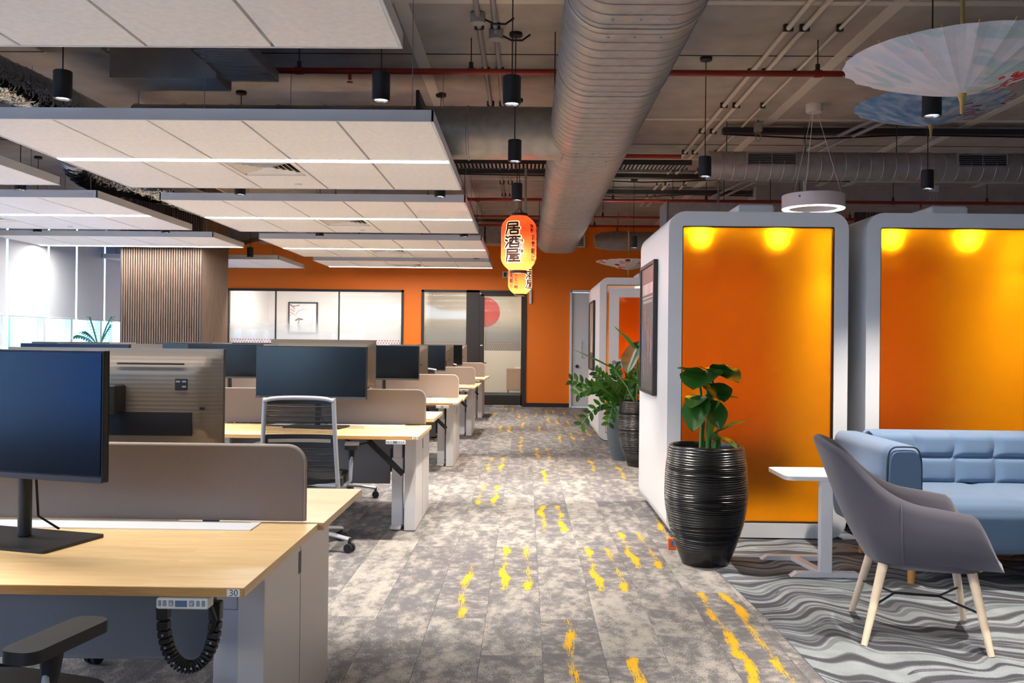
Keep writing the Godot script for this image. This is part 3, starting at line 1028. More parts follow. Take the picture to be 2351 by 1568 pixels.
func pod_body(t: Node3D, w: float, depth: float) -> void:
	var h := 2.125
	var o := round_rect(w, h, 0.11, 6)
	var i := round_rect(w - 0.18, h - 0.19, 0.012, 6)
	for k in o.size():
		o[k] += Vector2(0, h / 2 + 0.012)
		i[k] += Vector2(0, h / 2 + 0.012)
	part("shell", ring_shell(o, i, -depth, 0.0), M.white_gloss, t)
	var plinth := MB.new().box(Vector3(0, 0.006, -depth / 2), Vector3(w - 0.16, 0.012, depth - 0.1)).done()
	part("plinth", plinth, M.black_satin, t)
	part("gasket", ring_shell(round_rect_at(w - 0.178, h - 0.188, h / 2 + 0.012), round_rect_at(w - 0.192, h - 0.202, h / 2 + 0.012), -0.05, -0.006), M.black_satin, t)
	# vent hood on the roof
	part("vent_hood", MB.new().box(Vector3(0.02, h + 0.045, -0.4), Vector3(0.25, 0.085, 0.5), 0.018).done(), M.white_gloss, t)

func round_rect_at(w: float, h: float, y: float) -> PackedVector2Array:
	var p := round_rect(w, h, 0.008, 2)
	for k in p.size():
		p[k] += Vector2(0, y)
	return p

func pod_inside(t: Node3D, w: float, depth: float) -> void:
	var felt := mat("pod_felt", c8(206, 128, 66), 0.95)
	var h := 2.125
	part("rear_wall", B(Vector3(0, h / 2 + 0.01, -depth + 0.03), Vector3(w - 0.16, h - 0.16, 0.05)), felt, t)
	part("bench", MB.new().box(Vector3(0.18, 0.43, -depth + 0.3), Vector3(0.6, 0.1, 0.46), 0.03).box(Vector3(0.18, 0.2, -depth + 0.3), Vector3(0.56, 0.4, 0.4)).done(), mat("pod_bench", c8(96, 70, 48), 0.9), t)
	part("desk_shelf", B(Vector3(-0.3, 0.86, -depth + 0.35), Vector3(0.36, 0.03, 0.5), 0.006), M.white_laminate, t)
	for q in [[-0.33, -0.24], [0.2, -0.26]]:
		part("spot_lamp", MB.new().lathe([Vector2(0.0005, -0.055), Vector2(0.03, -0.05), Vector2(0.046, -0.03), Vector2(0.05, 0.0)], 20, Transform3D(Basis.IDENTITY, Vector3(q[0], h - 0.125, q[1]))).rod(Vector3(q[0], h - 0.126, q[1]), Vector3(q[0], h - 0.083, q[1]), 0.05, -1.0, 20).done(), M.led_pod, t)
		spot(t, Vector3(q[0], h - 0.186, q[1]), 0.36, Color(1.0, 0.95, 0.85), 68.0, 0.05)

func pods() -> void:
	var w := 1.17
	var depth := 1.45
	var t := thing("phone_booth", "white booth with amber frosted glass beside the black planter", "booth", Vector3(1.513, 0, -5.99), 0.0, "white booths with amber glass")
	pod_body(t, w, depth)
	pod_inside(t, w, depth)
	part("amber_pane", B(Vector3(0, 1.075, -0.028), Vector3(w - 0.19, 2.125 - 0.2, 0.012)), M.amber_glass, t)
	var t2 := copy(t, Vector3(2.80, 0, -5.99), 0.0, "white booth with amber frosted glass behind the blue sofa", "white booths with amber glass")
	t2.set_meta("category", "booth")
	# far booth, turned so that its door faces the aisle's near end
	var t3 := thing("phone_booth", "white booth with door and lever handle beyond the grey planter", "booth", Vector3(1.575, 0, -11.95), 0.0, "white booths with amber glass")
	pod_body(t3, 1.23, 2.0)
	var felt: StandardMaterial3D = M.pod_felt
	part("rear_wall", B(Vector3(0, 1.07, -1.97), Vector3(1.07, 1.96, 0.05)), mat("pod_orange", c8(222, 128, 40), 0.9), t3)
	part("side_seat", MB.new().box(Vector3(0.2, 0.43, -1.6), Vector3(0.6, 0.1, 0.46), 0.03).done(), felt, t3)
	part("spot_lamp", R(Vector3(0, 2.03, -0.9), Vector3(0, 2.015, -0.9), 0.055, -1.0, 16), M.led_pod, t3)
	spot(t3, Vector3(0, 2.008, -0.9), 1.2, Color(1.0, 0.93, 0.8), 70.0, 0.05)
	var d := part("door", ring_shell(round_rect_at(0.98, 1.9, 1.05), round_rect_at(0.72, 1.66, 1.05), -0.05, -0.012), M.white_gloss, t3)
	var ac := mat("amber_clear", Color(0.95, 0.62, 0.2, 0.0), 0.06)
	ac.refraction_enabled = true
	ac.refraction_scale = 0.03
	part("glass", B(Vector3(0, 1.05, -0.03), Vector3(0.74, 1.68, 0.008)), ac, d)
	part("lock_plate", B(Vector3(-0.335, 1.02, -0.018), Vector3(0.13, 0.11, 0.014), 0.003), M.white_gloss, d)
	part("handle", MB.new().rod(Vector3(-0.42, 1.03, -0.012), Vector3(-0.42, 1.03, 0.0), 0.028, -1.0, 16).rod(Vector3(-0.42, 1.03, 0.0), Vector3(-0.42, 1.03, 0.05), 0.01).tube([Vector3(-0.42, 1.03, 0.05), Vector3(-0.4, 1.03, 0.052), Vector3(-0.29, 1.03, 0.05)], 0.01).done(), M.aluminium, d)
	# posters on the aisle sides
	poster("framed_poster", "black framed poster with red and blue brush strokes, on near booth", Vector3(0.911, 1.385, -6.84), 0.76, 0.965, 1)
	poster("framed_poster", "slim black framed poster with pale picture, on far booth", Vector3(0.943, 1.385, -13.1), 0.84, 0.98, 2)

func poster(called: String, label: String, at: Vector3, w: float, h: float, kind: int) -> void:
	var t := thing(called, label, "poster", at, -PI / 2, "framed posters on the booths")
	var mb := MB.new()
	for s in [-1.0, 1.0]:
		mb.box(Vector3(s * (w / 2 - 0.014), 0, 0.0), Vector3(0.028, h, 0.032), 0.003)
		mb.box(Vector3(0, s * (h / 2 - 0.014), 0.0), Vector3(w - 0.05, 0.028, 0.032), 0.003)
	part("frame", mb.done(), M.black_frame, t)
	var im := Image.create(256, 384, false, Image.FORMAT_RGB8)
	im.fill(c8(40, 38, 40) if kind == 1 else c8(52, 48, 46))
	var r := RandomNumberGenerator.new()
	r.seed = 31 + kind
	if kind == 1:
		# plain abstract brush strokes and white blocks
		for k in 7:
			im.fill_rect(Rect2i(24 + k * 30, 52, 20 + (k * 7) % 9, 34), c8(214, 212, 208))
		im.fill_rect(Rect2i(24, 94, 212, 4), c8(214, 212, 208))
		for k in 9:
			im.fill_rect(Rect2i(40 + k * 20, 104, 13, 9), c8(200, 198, 194))
		for k in 16:
			var x := r.randf_range(30, 226)
			var y := r.randf_range(130, 300)
			var pts := [Vector2(x, y)]
			for j in 4:
				pts.append(pts[-1] + Vector2(r.randf_range(-14, 14), r.randf_range(8, 26)))
			brush(im, pts, r.randf_range(3, 12), [c8(196, 70, 52), c8(206, 104, 88), c8(58, 84, 178), c8(92, 96, 190), c8(176, 54, 50), c8(150, 160, 200)][k % 6])
	else:
		for y in 384:
			for x in 256:
				var a := 0.5 + 0.5 * sin(x * 0.03 + y * 0.013)
				if y < 290 and x > 20 and x < 236:
					im.set_pixel(x, y, c8(120, 112, 96).lerp(c8(210, 206, 180), a * clampf((y - 20) / 60.0, 0, 1)))
	var pm := mat("poster_print_%d" % kind, Color(1, 1, 1), 0.35)
	pm.albedo_texture = tex(im)
	mb = MB.new()
	mb.face(Vector3(-w / 2 + 0.025, h / 2 - 0.025, 0.004), Vector3(w / 2 - 0.025, h / 2 - 0.025, 0.004), Vector3(w / 2 - 0.025, -h / 2 + 0.025, 0.004), Vector3(-w / 2 + 0.025, -h / 2 + 0.025, 0.004), Vector3(0, 0, 1))
	part("print", mb.done(), pm, t)
	part("backing", B(Vector3(0, 0, -0.008), Vector3(w - 0.03, h - 0.03, 0.012)), M.black_satin, t)
	part("glazing", B(Vector3(0, 0, 0.009), Vector3(w - 0.05, h - 0.05, 0.003)), M.poster_glass, t)

# ------------------------------------------------------------ hanging ceiling panels with light lines
func cloud(label: String, xr: float, cols: int, d0: float, rows: Array, vents: Array, strip_on := true) -> void:
	# xr right edge, d0 near edge; rows: list of "t" tile row or "l" light line
	var y := 2.64
	var w := cols * 0.6
	var depth := 0.0
	for r in rows:
		depth += 0.6 if r == "t" else 0.13
	depth += 0.02
	var t := thing("ceiling_panel", label, "ceiling panel", Vector3(xr, y, -d0), 0.0, "white hanging ceiling panels with light lines")
	var hh := 0.075
	var rim := MB.new()
	part("edge_rail", B(Vector3(-w / 2, hh / 2, -0.008), Vector3(w + 0.02, hh, 0.016), 0.002), M.tile_rail, t)
	part("edge_rail", B(Vector3(-w / 2, hh / 2, -depth + 0.008), Vector3(w + 0.02, hh, 0.016), 0.002), M.tile_rail, t)
	part("edge_rail", B(Vector3(0.002, hh / 2, -depth / 2), Vector3(0.016, hh, depth), 0.002), M.tile_rail, t)
	part("edge_rail", B(Vector3(-w - 0.002, hh / 2, -depth / 2), Vector3(0.016, hh, depth), 0.002), M.tile_rail, t)
	part("backing", B(Vector3(-w / 2, 0.04, -depth / 2), Vector3(w, 0.012, depth - 0.02)), M.groove_black, t)
	var tile := B(Vector3.ZERO, Vector3(0.584, 0.03, 0.596), 0.002)
	var z := 0.012
	var row := 0
	for r in rows:
		if r == "t":
			for c in cols:
				var at := Vector3(-0.6 * (c + 0.5), 0.018, -(z + 0.3))
				if vents.has("%d,%d" % [row, c]):
					var g := part("air_diffuser", MB.new().box(Vector3(0.274, 0, 0), Vector3(0.04, 0.03, 0.594)).box(Vector3(-0.274, 0, 0), Vector3(0.04, 0.03, 0.594)).box(Vector3(0, 0, 0.278), Vector3(0.51, 0.03, 0.04)).box(Vector3(0, 0, -0.278), Vector3(0.51, 0.03, 0.04)).done(), M.white_gloss, t, at)
					part("throat", B(Vector3(0, 0.02, 0), Vector3(0.52, 0.006, 0.52)), M.groove_black, g)
					for k in 5:
						var s := 0.235 - k * 0.045
						var mb := MB.new()
						for a in 4:
							var bs := Basis(Vector3.UP, a * PI / 2)
							mb.box(bs * Vector3(0, 0.0, s), Vector3(s * 2.0, 0.004, 0.034), 0.0, bs * Basis(Vector3.RIGHT, 0.6))
						part("louvre", mb.done(), M.white_gloss, g)
				else:
					part("tile", tile, M.ceiling_tile, t, at)
			z += 0.6
			row += 1
		else:
			part("light_line", B(Vector3(-w / 2, 0.006, -(z + 0.065)), Vector3(w, 0.016, 0.07), 0.002), M.led_strip, t)
			part("line_trim", MB.new().box(Vector3(-w / 2, 0.018, -(z + 0.016)), Vector3(w, 0.03, 0.026)).box(Vector3(-w / 2, 0.018, -(z + 0.114)), Vector3(w, 0.03, 0.026)).done(), M.ceiling_tile, t)
			if strip_on:
				area(t, Vector3(-w / 2, -0.006, -(z + 0.065)), Vector2(w, 0.07), STRIP * cols / 5.0, COOL)
			z += 0.13
	# small round sensor in one tile of the last row
	if not vents.is_empty():
		part("sensor", R(Vector3(-0.6 * 2.35, 0.004, -depth + 0.25), Vector3(-0.6 * 2.35, -0.008, -depth + 0.25), 0.035, 0.025, 14), M.white_gloss, t)
	# wires to the slab
	for x in [-0.15, -w * 0.5, -w + 0.15]:
		for zz in [-0.2, -depth + 0.2]:
			part("suspension_wire", R(Vector3(x, hh, zz), Vector3(x, CEIL - y, zz), 0.003, -1.0, 5), M.wire, t)

func clouds() -> void:
	var full := ["t", "t", "l", "t", "t"]
	var v := {"2,2": 1}
	cloud("white ceiling panel cut by the top edge of the picture", -0.6, 5, 1.74, full, [])
	cloud("white ceiling panel with light line behind the photographer, aisle side", -0.6, 5, -2.6, full, [])
	cloud("white ceiling panel with light line behind the photographer, lounge side", 5.0, 5, -2.6, full, [])
	cloud("large white ceiling panel with light line, nearest whole panel", -0.6, 5, 5.70, full, ["2,2"])
	cloud("white ceiling panel with light line behind the nearest whole one", -0.615, 5, 8.96, full, ["2,2"])
	cloud("white ceiling panel fourth along the aisle toward the orange wall", -0.615, 5, 12.28, full, ["2,2"])
	cloud("white ceiling panel last before the orange wall, light line at its edge", -0.63, 5, 15.5, ["t", "t", "l"], ["1,2"])
	cloud("white ceiling panel outside the left edge above near desks", -4.2, 5, 2.3, full, [])
	cloud("white ceiling panel whose corner shows at the left picture edge", -4.2, 5, 5.6, full, [])
	cloud("white ceiling panel in front of the slatted column, with air diffuser", -4.2, 5, 8.85, full, ["2,3"])
	cloud("white ceiling panel against the slatted column with glowing edge", -4.2, 5, 12.16, ["t", "t", "l"], [])
	cloud("white ceiling panel half hidden behind the slatted column", -4.2, 5, 15.4, ["t", "t", "t"], [], false)

# ------------------------------------------------------------ ducts, pipes, trays under the slab
func stadium(w: float, h: float, seg := 10) -> PackedVector2Array:
	var out := PackedVector2Array()
	var r := h / 2
	for k in seg + 1:
		var t := -PI / 2 + PI * k / seg
		out.append(Vector2(w / 2 - r + cos(t) * r, sin(t) * r))
	for k in seg + 1:
		var t := PI / 2 + PI * k / seg
		out.append(Vector2(-w / 2 + r + cos(t) * r, sin(t) * r))
	return out

func ribbed(prof: PackedVector2Array, stations: Array, xf: Transform3D) -> ArrayMesh:
	# stations: [z, scale outward in metres]
	var mb := MB.new()
	var n := prof.size()
	var nr := []
	for i in n:
		var d := (prof[(i + 1) % n] - prof[(i + n - 1) % n]).normalized()
		nr.append(Vector2(d.y, -d.x))
	for s in stations.size() - 1:
		var a: Array = stations[s]
		var b: Array = stations[s + 1]
		for i in n:
			var j := (i + 1) % n
			var ni := xf.basis * Vector3(nr[i].x, nr[i].y, 0)
			var nj := xf.basis * Vector3(nr[j].x, nr[j].y, 0)
			var slope: Vector3 = xf.basis * Vector3(0, 0, -(b[1] - a[1]) / maxf(absf(b[0] - a[0]), 1e-4) * signf(b[0] - a[0]))
			mb.quad(xf * Vector3(prof[i].x + nr[i].x * a[1], prof[i].y + nr[i].y * a[1], a[0]), xf * Vector3(prof[j].x + nr[j].x * a[1], prof[j].y + nr[j].y * a[1], a[0]), xf * Vector3(prof[j].x + nr[j].x * b[1], prof[j].y + nr[j].y * b[1], b[0]), xf * Vector3(prof[i].x + nr[i].x * b[1], prof[i].y + nr[i].y * b[1], b[0]), (ni + slope).normalized(), (nj + slope).normalized(), (nj + slope).normalized(), (ni + slope).normalized())
	for e in [0, stations.size() - 1]:
		var c := xf * Vector3(0, 0, stations[e][0])
		var nz := xf.basis * Vector3(0, 0, -1 if e == 0 else 1)
		for i in n:
			var j := (i + 1) % n
			mb.tri(c, xf * Vector3(prof[i].x, prof[i].y, stations[e][0]), xf * Vector3(prof[j].x, prof[j].y, stations[e][0]), nz, nz, nz)
	return mb.done()

func pipe(label: String, d: float, x0: float, x1: float, y := 3.37, r := 0.024) -> void:
	var t := thing("sprinkler_pipe", label, "pipe", Vector3(0, y, -d), 0.0, "red sprinkler pipes crossing under the ceiling")
	part("run", R(Vector3(x0, 0, 0), Vector3(x1, 0, 0), r, -1.0, 14), M.red_pipe, t)
	var x := x0 + 0.5
	var k := 0
	while x < x1:
		if not (x > 0.1 and x < 1.1):
			part("coupling", R(Vector3(x - 0.03, 0, 0), Vector3(x + 0.03, 0, 0), r * 1.25, -1.0, 14), M.red_pipe, t)
			part("hanger_rod", MB.new().rod(Vector3(x, r, 0), Vector3(x, CEIL - y, 0), 0.005, -1.0, 6).rod(Vector3(x, r * 0.5, 0), Vector3(x, r + 0.05, 0), 0.018, -1.0, 8).done(), M.dark_metal, t)
			if k % 2 == 0:
				part("sprinkler_head", MB.new().rod(Vector3(x + 0.4, 0, 0), Vector3(x + 0.4, -0.07, 0), 0.014, -1.0, 8).rod(Vector3(x + 0.4, -0.085, 0), Vector3(x + 0.4, -0.09, 0), 0.024, -1.0, 10).done(), M.red_pipe, t)
		x += 1.35
		k += 1

func services() -> void:
	# main flat-oval duct along the aisle
	var t := thing("main_air_duct", "big flat oval ribbed metal duct running over the aisle", "duct", Vector3(0.562, 3.11, 0))
	var st := []
	var z := -1.5
	var k := 0
	while z > -16.4:
		st.append([z, 0.0])
		st.append([z - 0.124, 0.0])
		st.append([z - 0.127, 0.0055])
		st.append([z - 0.134, 0.0055])
		st.append([z - 0.137, 0.0])
		z -= 0.139
		k += 1
	part("casing", ribbed(stadium(0.735, 0.42, 14), st, Transform3D.IDENTITY), M.duct_metal, t)
	for d in [4.75, 6.05, 8.0, 10.4, 13.0]:
		part("joint_band", ribbed(stadium(0.745, 0.43, 14), [[-d, 0.0], [-d - 0.012, 0.004], [-d - 0.05, 0.004], [-d - 0.062, 0.0]], Transform3D.IDENTITY), M.duct_metal, t)
	for d in [4.62, 4.88, 7.86, 8.2]:
		for x in [-0.14, 0.0, 0.14]:
			part("screw", MB.new().lathe([Vector2(0.0001, -0.004), Vector2(0.007, -0.003), Vector2(0.008, 0.0)], 8).done(), M.chrome, t, Vector3(x, -0.2112, -d))
	for d in [3.0, 7.0, 11.0, 15.0]:
		for s in [-1.0, 1.0]:
			part("hanger_rod", R(Vector3(s * 0.36, 0.0, -d), Vector3(s * 0.36, CEIL - 3.11, -d), 0.005, -1.0, 6), M.dark_metal, t)
	# branch to the left over the panels
	t = thing("branch_air_duct", "grey branch duct leaving the ribbed main duct over white panels", "duct", Vector3(0.3, 3.13, -8.14))
	st = []
	for q in 9:
		var zz := -0.0 + q * 0.42
		st.append([zz, 0.0])
		st.append([zz + 0.395, 0.0])
		st.append([zz + 0.40, 0.008])
		st.append([zz + 0.415, 0.008])
	part("casing", ribbed(stadium(0.52, 0.45, 10), st, Transform3D(Basis(Vector3.UP, -PI / 2), Vector3.ZERO)), M.duct_metal, t)
	part("flange", MB.new().box(Vector3(-1.25, 0.02, 0), Vector3(0.03, 0.56, 0.62), 0.004).done(), M.dark_metal, t)
	# round spiral duct with grilles over the booths
	t = thing("spiral_air_duct", "grey spiral duct with louvred grilles above the white booths", "duct", Vector3(1.92, 3.18, -9.78))
	st = []
	for q in 46:
		var zz := q * 0.13
		st.append([zz, 0.0])
		st.append([zz + 0.118, 0.0])
		st.append([zz + 0.122, 0.004])
		st.append([zz + 0.128, 0.004])
	var circ := PackedVector2Array()
	for q in 36:
		circ.append(Vector2(cos(TAU * q / 36), sin(TAU * q / 36)) * 0.15)
	part("casing", ribbed(circ, st, Transform3D(Basis(Vector3.UP, PI / 2), Vector3.ZERO)), M.duct_metal, t)
	part("end_cap", R(Vector3(-0.006, 0, 0), Vector3(0.02, 0, 0), 0.153, -1.0, 36), M.silver_paint, t)
	for x in [0.64, 2.83]:
		var g := part("air_grille", MB.new().box(Vector3(0, 0.065, 0), Vector3(0.52, 0.012, 0.03)).box(Vector3(0, -0.065, 0), Vector3(0.52, 0.012, 0.03)).box(Vector3(0.254, 0, 0), Vector3(0.012, 0.13, 0.03)).box(Vector3(-0.254, 0, 0), Vector3(0.012, 0.13, 0.03)).done(), M.duct_metal, t, Vector3(x, 0.045, 0.152))
		part("throat", B(Vector3(0, 0, -0.006), Vector3(0.5, 0.12, 0.01)), M.groove_black, g)
		for q in 6:
			part("louvre", MB.new().box(Vector3(0, -0.05 + q * 0.02, 0.006), Vector3(0.5, 0.003, 0.016), 0.0, Basis(Vector3.RIGHT, 0.5)).done(), M.silver_paint, g)
		part("mullion", B(Vector3(0, 0, 0.012), Vector3(0.006, 0.12, 0.006)), M.silver_paint, g)
	for x in [0.2, 2.0, 3.8]:
		part("hanger_rod", R(Vector3(x, 0.14, 0), Vector3(x, CEIL - 3.18, 0), 0.005, -1.0, 6), M.dark_metal, t)
	# stepped bright duct near the orange wall
	t = thing("round_air_duct", "round silver duct with step joints in front of orange wall", "duct", Vector3(1.25, 3.14, -16.6))
	part("casing", MB.new().rod(Vector3(0.55, 0, 0), Vector3(2.6, 0, 0), 0.17, -1.0, 28).done(), M.duct_metal, t)
	part("casing", MB.new().rod(Vector3(0.28, 0, 0), Vector3(0.56, 0, 0), 0.175, -1.0, 28).done(), M.duct_metal, t)
	part("casing", MB.new().rod(Vector3(0.08, 0, 0), Vector3(0.29, 0, 0), 0.15, 0.17, 28).done(), M.duct_metal, t)
	for x in [0.4, 1.6]:
		part("hanger_rod", R(Vector3(x, 0.16, 0), Vector3(x, CEIL - 3.14, 0), 0.005, -1.0, 6), M.dark_metal, t)
	part("end_cap", MB.new().rod(Vector3(-0.02, -0.01, 0), Vector3(0.09, 0, 0), 0.11, 0.15, 28).done(), M.duct_metal, t)
	t = thing("rectangular_air_duct", "dark rectangular duct hanging near the far booth roof", "duct", Vector3(2.0, 2.98, -12.6))
	part("casing", B(Vector3(0.35, 0, 0), Vector3(0.9, 0.42, 0.5), 0.004), M.duct_metal, t)
	part("flange", B(Vector3(-0.12, 0, 0), Vector3(0.04, 0.46, 0.54), 0.02), M.silver_paint, t)
	for x in [0.0, 0.7]:
		part("hanger_rod", R(Vector3(x, 0.2, 0), Vector3(x, CEIL - 2.98, 0), 0.005, -1.0, 6), M.dark_metal, t)
	# dark duct along the wall top
	t = thing("wall_air_duct", "dark grey duct along the top of the orange wall", "duct", Vector3(0, 3.34, -17.7))
	part("casing", B(Vector3(-2.4, 0, 0), Vector3(5.6, 0.34, 0.5), 0.005), M.duct_metal, t)
	for x in [-4.4, -3.2, -2.0, -0.8]:
		part("flange", B(Vector3(x, 0, 0), Vector3(0.03, 0.38, 0.54), 0.004), M.dark_metal, t)
	t = thing("tapered_air_duct", "dark tapered duct leaving behind the slatted column", "duct", Vector3(-4.3, 3.1, -16.3))
	var tp := PackedVector2Array([Vector2(-1.2, -0.25), Vector2(-0.25, 0.02), Vector2(0.4, 0.08), Vector2(0.4, 0.34), Vector2(-0.2, 0.36), Vector2(-1.2, 0.1)])
	part("casing", MB.new().prism(tp, 0.4).done(), M.duct_metal, t)
	# crumpled foil flexible ducts
	foil_duct("crinkled silver foil duct at the upper left between white panels", [Vector3(-3.85, 3.12, -5.3), Vector3(-3.8, 3.12, -6.3), Vector3(-3.74, 3.13, -7.1), Vector3(-3.78, 3.17, -8.0), Vector3(-3.8, 3.2, -9.2)], 0.15)
	foil_duct("crinkled silver foil duct above the panel before slatted column", [Vector3(-4.2, 3.0, -8.4), Vector3(-4.6, 2.98, -9.6), Vector3(-4.2, 2.98, -10.6), Vector3(-3.9, 2.9, -11.2)], 0.15)
	foil_duct("crinkled silver foil duct behind the nearest whole panel", [Vector3(-3.2, 2.92, -8.75), Vector3(-2.6, 2.92, -8.95), Vector3(-2.0, 2.95, -8.95), Vector3(-1.4, 2.98, -8.9)], 0.12)
	# pipes
	pipe("red sprinkler pipe nearest, crossing in front of the branch duct", 7.15, -2.3, 6.0, 3.385)
	pipe("red sprinkler pipe just behind the branch duct", 10.15, -5.0, 1.7, 3.35)
	pipe("red sprinkler pipe crossing above the white booths", 13.33, -6.0, 8.5, 3.36)
	pipe("red sprinkler pipe second from the orange wall", 15.1, -6.0, 5.4, 3.36, 0.02)
	pipe("red sprinkler pipe nearest the orange wall", 16.25, -2.0, 4.0, 3.36, 0.02)
	# conduits fixed to the slab, running along the aisle
	var n := 0
	for q in [[1.92, 0.02, "leftmost of three beside the pendant lamp"], [2.04, 0.02, "middle of three beside the pendant lamp"], [2.30, 0.013, "thin one right of the pair"], [-0.37, 0.02, "left one left of the ribbed duct"], [-0.25, 0.02, "right one left of the ribbed duct"], [-5.2, 0.02, "above panels near windows"]]:
		var c := thing("conduit", "grey conduit along the ceiling slab, " + q[2], "conduit", Vector3(q[0], CEIL - 0.035, 0), 0.0, "conduits along the ceiling slab")
		part("run", R(Vector3(0, 0, -4.0), Vector3(0, 0, -15.5), q[1], -1.0, 8), M.ceiling_strip if q[0] > 0 else M.silver_paint, c)
		var d := 4.6
		while d < 15:
			part("clip", B(Vector3(0, 0.005, -d), Vector3(q[1] * 3.6, 0.05, 0.025)), M.dark_metal, c)
			d += 1.1
		n += 1
	for q in [[9.9, 2.1, 5.4, "behind the ring lamp canopy"], [12.6, 0.4, 4.4, "beyond the spiral duct"], [12.35, -3.4, 0.3, "left of the ribbed duct"], [13.9, 0.6, 3.6, "farther toward orange wall"]]:
		var c := thing("cable_trunking", "dark cable trunking across the slab, " + q[3], "trunking", Vector3(0, CEIL - 0.07, -q[0]), 0.0, "cable trunking across the slab")
		part("channel", B(Vector3((q[1] + q[2]) / 2, 0, 0), Vector3(q[2] - q[1], 0.06, 0.11), 0.004), M.dark_metal, c)
		part("loose_cable", MB.new().tube([Vector3(q[1], -0.05, 0.06), Vector3(lerpf(q[1], q[2], 0.3), -0.1, 0.09), Vector3(lerpf(q[1], q[2], 0.6), -0.045, 0.07), Vector3(q[2], -0.06, 0.06)], 0.009, 6).done(), M.black_satin, c)
	# slotted cable trays across the aisle
	for q in [[10.75, -0.9, 1.9, "under the second red pipe"]]:
		var c := thing("cable_tray", "slotted metal cable tray crossing the aisle, " + q[3], "cable tray", Vector3(0, 3.375, -q[0]))
		part("front_side", B(Vector3((q[1] + q[2]) / 2, 0.0, 0.15), Vector3(q[2] - q[1], 0.06, 0.006)), M.dark_metal, c)
		part("rear_side", B(Vector3((q[1] + q[2]) / 2, 0.0, -0.15), Vector3(q[2] - q[1], 0.06, 0.006)), M.dark_metal, c)
		var x: float = q[1]
		while x < q[2]:
			part("rung", B(Vector3(x, -0.02, 0), Vector3(0.022, 0.012, 0.3)), M.silver_paint, c)
			x += 0.046
	var tr := thing("cable_tray", "bluish perforated cable tray above the near white panels", "cable tray", Vector3(-2.15, 3.32, 0))
	part("side", B(Vector3(-0.2, 0.0, -5.6), Vector3(0.006, 0.08, 3.0)), M.silver_paint, tr)
	part("side", B(Vector3(0.2, 0.0, -5.6), Vector3(0.006, 0.08, 3.0)), M.silver_paint, tr)
	for q in 50:
		part("rung", B(Vector3(0, -0.03, -4.15 - q * 0.06), Vector3(0.4, 0.01, 0.036)), M.silver_paint, tr)
	# bright metal conduits bending down at the right
	for q in [[0.0, "left"], [0.16, "right"]]:
		var c := thing("bent_conduit", "bright bent conduit above the ring lamp, %s one of two" % q[1], "conduit", Vector3(3.1 + q[0], 0, 0), 0.0, "bent conduits above the ring lamp")
		part("run", MB.new().tube([Vector3(0.35, CEIL - 0.13, -9.0), Vector3(0.1, CEIL - 0.14, -10.5), Vector3(0.0, CEIL - 0.15, -11.8), Vector3(-0.2, 3.47, -12.4), Vector3(-0.45, 3.45, -14.0)], 0.02, 8).done(), M.silver_paint, c)
	for q in [[3.0, 9.95, "behind the ring lamp"], [2.75, 13.2, "behind the near booth roof"], [-0.02, 11.0, "left of the ribbed duct"]]:
		var c := thing("drop_conduit", "bright vertical drop conduit hanging from slab, " + q[2], "conduit", Vector3(q[0], 0, -q[1]), 0.0, "drop conduits")
		part("run", R(Vector3(0, CEIL, 0), Vector3(0, 2.75, 0), 0.016, -1.0, 8), M.silver_paint, c)
		part("box", B(Vector3(0, CEIL - 0.07, 0), Vector3(0.08, 0.04, 0.08), 0.004), M.silver_paint, c)
	# detectors and junction boxes
	var sd := thing("smoke_detector", "white domed smoke detector near the bent conduits", "detector", Vector3(3.4, 3.2, -12.85))
	part("body", MB.new().lathe([Vector2(0.001, -0.07), Vector2(0.05, -0.06), Vector2(0.07, -0.02), Vector2(0.07, 0.0), Vector2(0.001, 0.0)], 18).done(), M.white_gloss, sd)
	part("rod", R(Vector3(0, 0, 0), Vector3(0, CEIL - 3.2, 0), 0.006, -1.0, 6), M.dark_metal, sd)
	var hk := thing("ceiling_hook", "small metal clamp with ring hook under a slab conduit", "hook", Vector3(2.42, 3.5, -9.65))
	part("clamp", B(Vector3(0, 0.06, 0), Vector3(0.08, 0.1, 0.08), 0.01), M.duct_metal, hk)
	var ring := []
	for q in 17:
		ring.append(Vector3(cos(TAU * q / 16) * 0.03, sin(TAU * q / 16) * 0.045 - 0.04, 0))
	part("ring", MB.new().tube(ring, 0.005, 6).done(), M.silver_paint, hk)
	part("rod", R(Vector3(0, 0.1, 0), Vector3(0, CEIL - 3.5, 0), 0.006, -1.0, 6), M.dark_metal, hk)
	for q in [[-0.37, 6.6, "left"], [-0.25, 6.95, "right"]]:
		var jb := thing("junction_box", "grey round junction box on the %s aisle conduit" % q[2], "junction box", Vector3(q[0], CEIL - 0.04, -q[1]), 0.0, "junction boxes")
		part("body", R(Vector3(0, 0.03, 0), Vector3(0, -0.04, 0), 0.055, -1.0, 16), M.silver_paint, jb)
		part("cable", MB.new().tube([Vector3(0.05, -0.01, 0), Vector3(0.12, -0.06, 0.05), Vector3(0.2, -0.05, 0.02), Vector3(0.26, 0.0, 0.0)], 0.008, 6).done(), M.black_satin, jb)

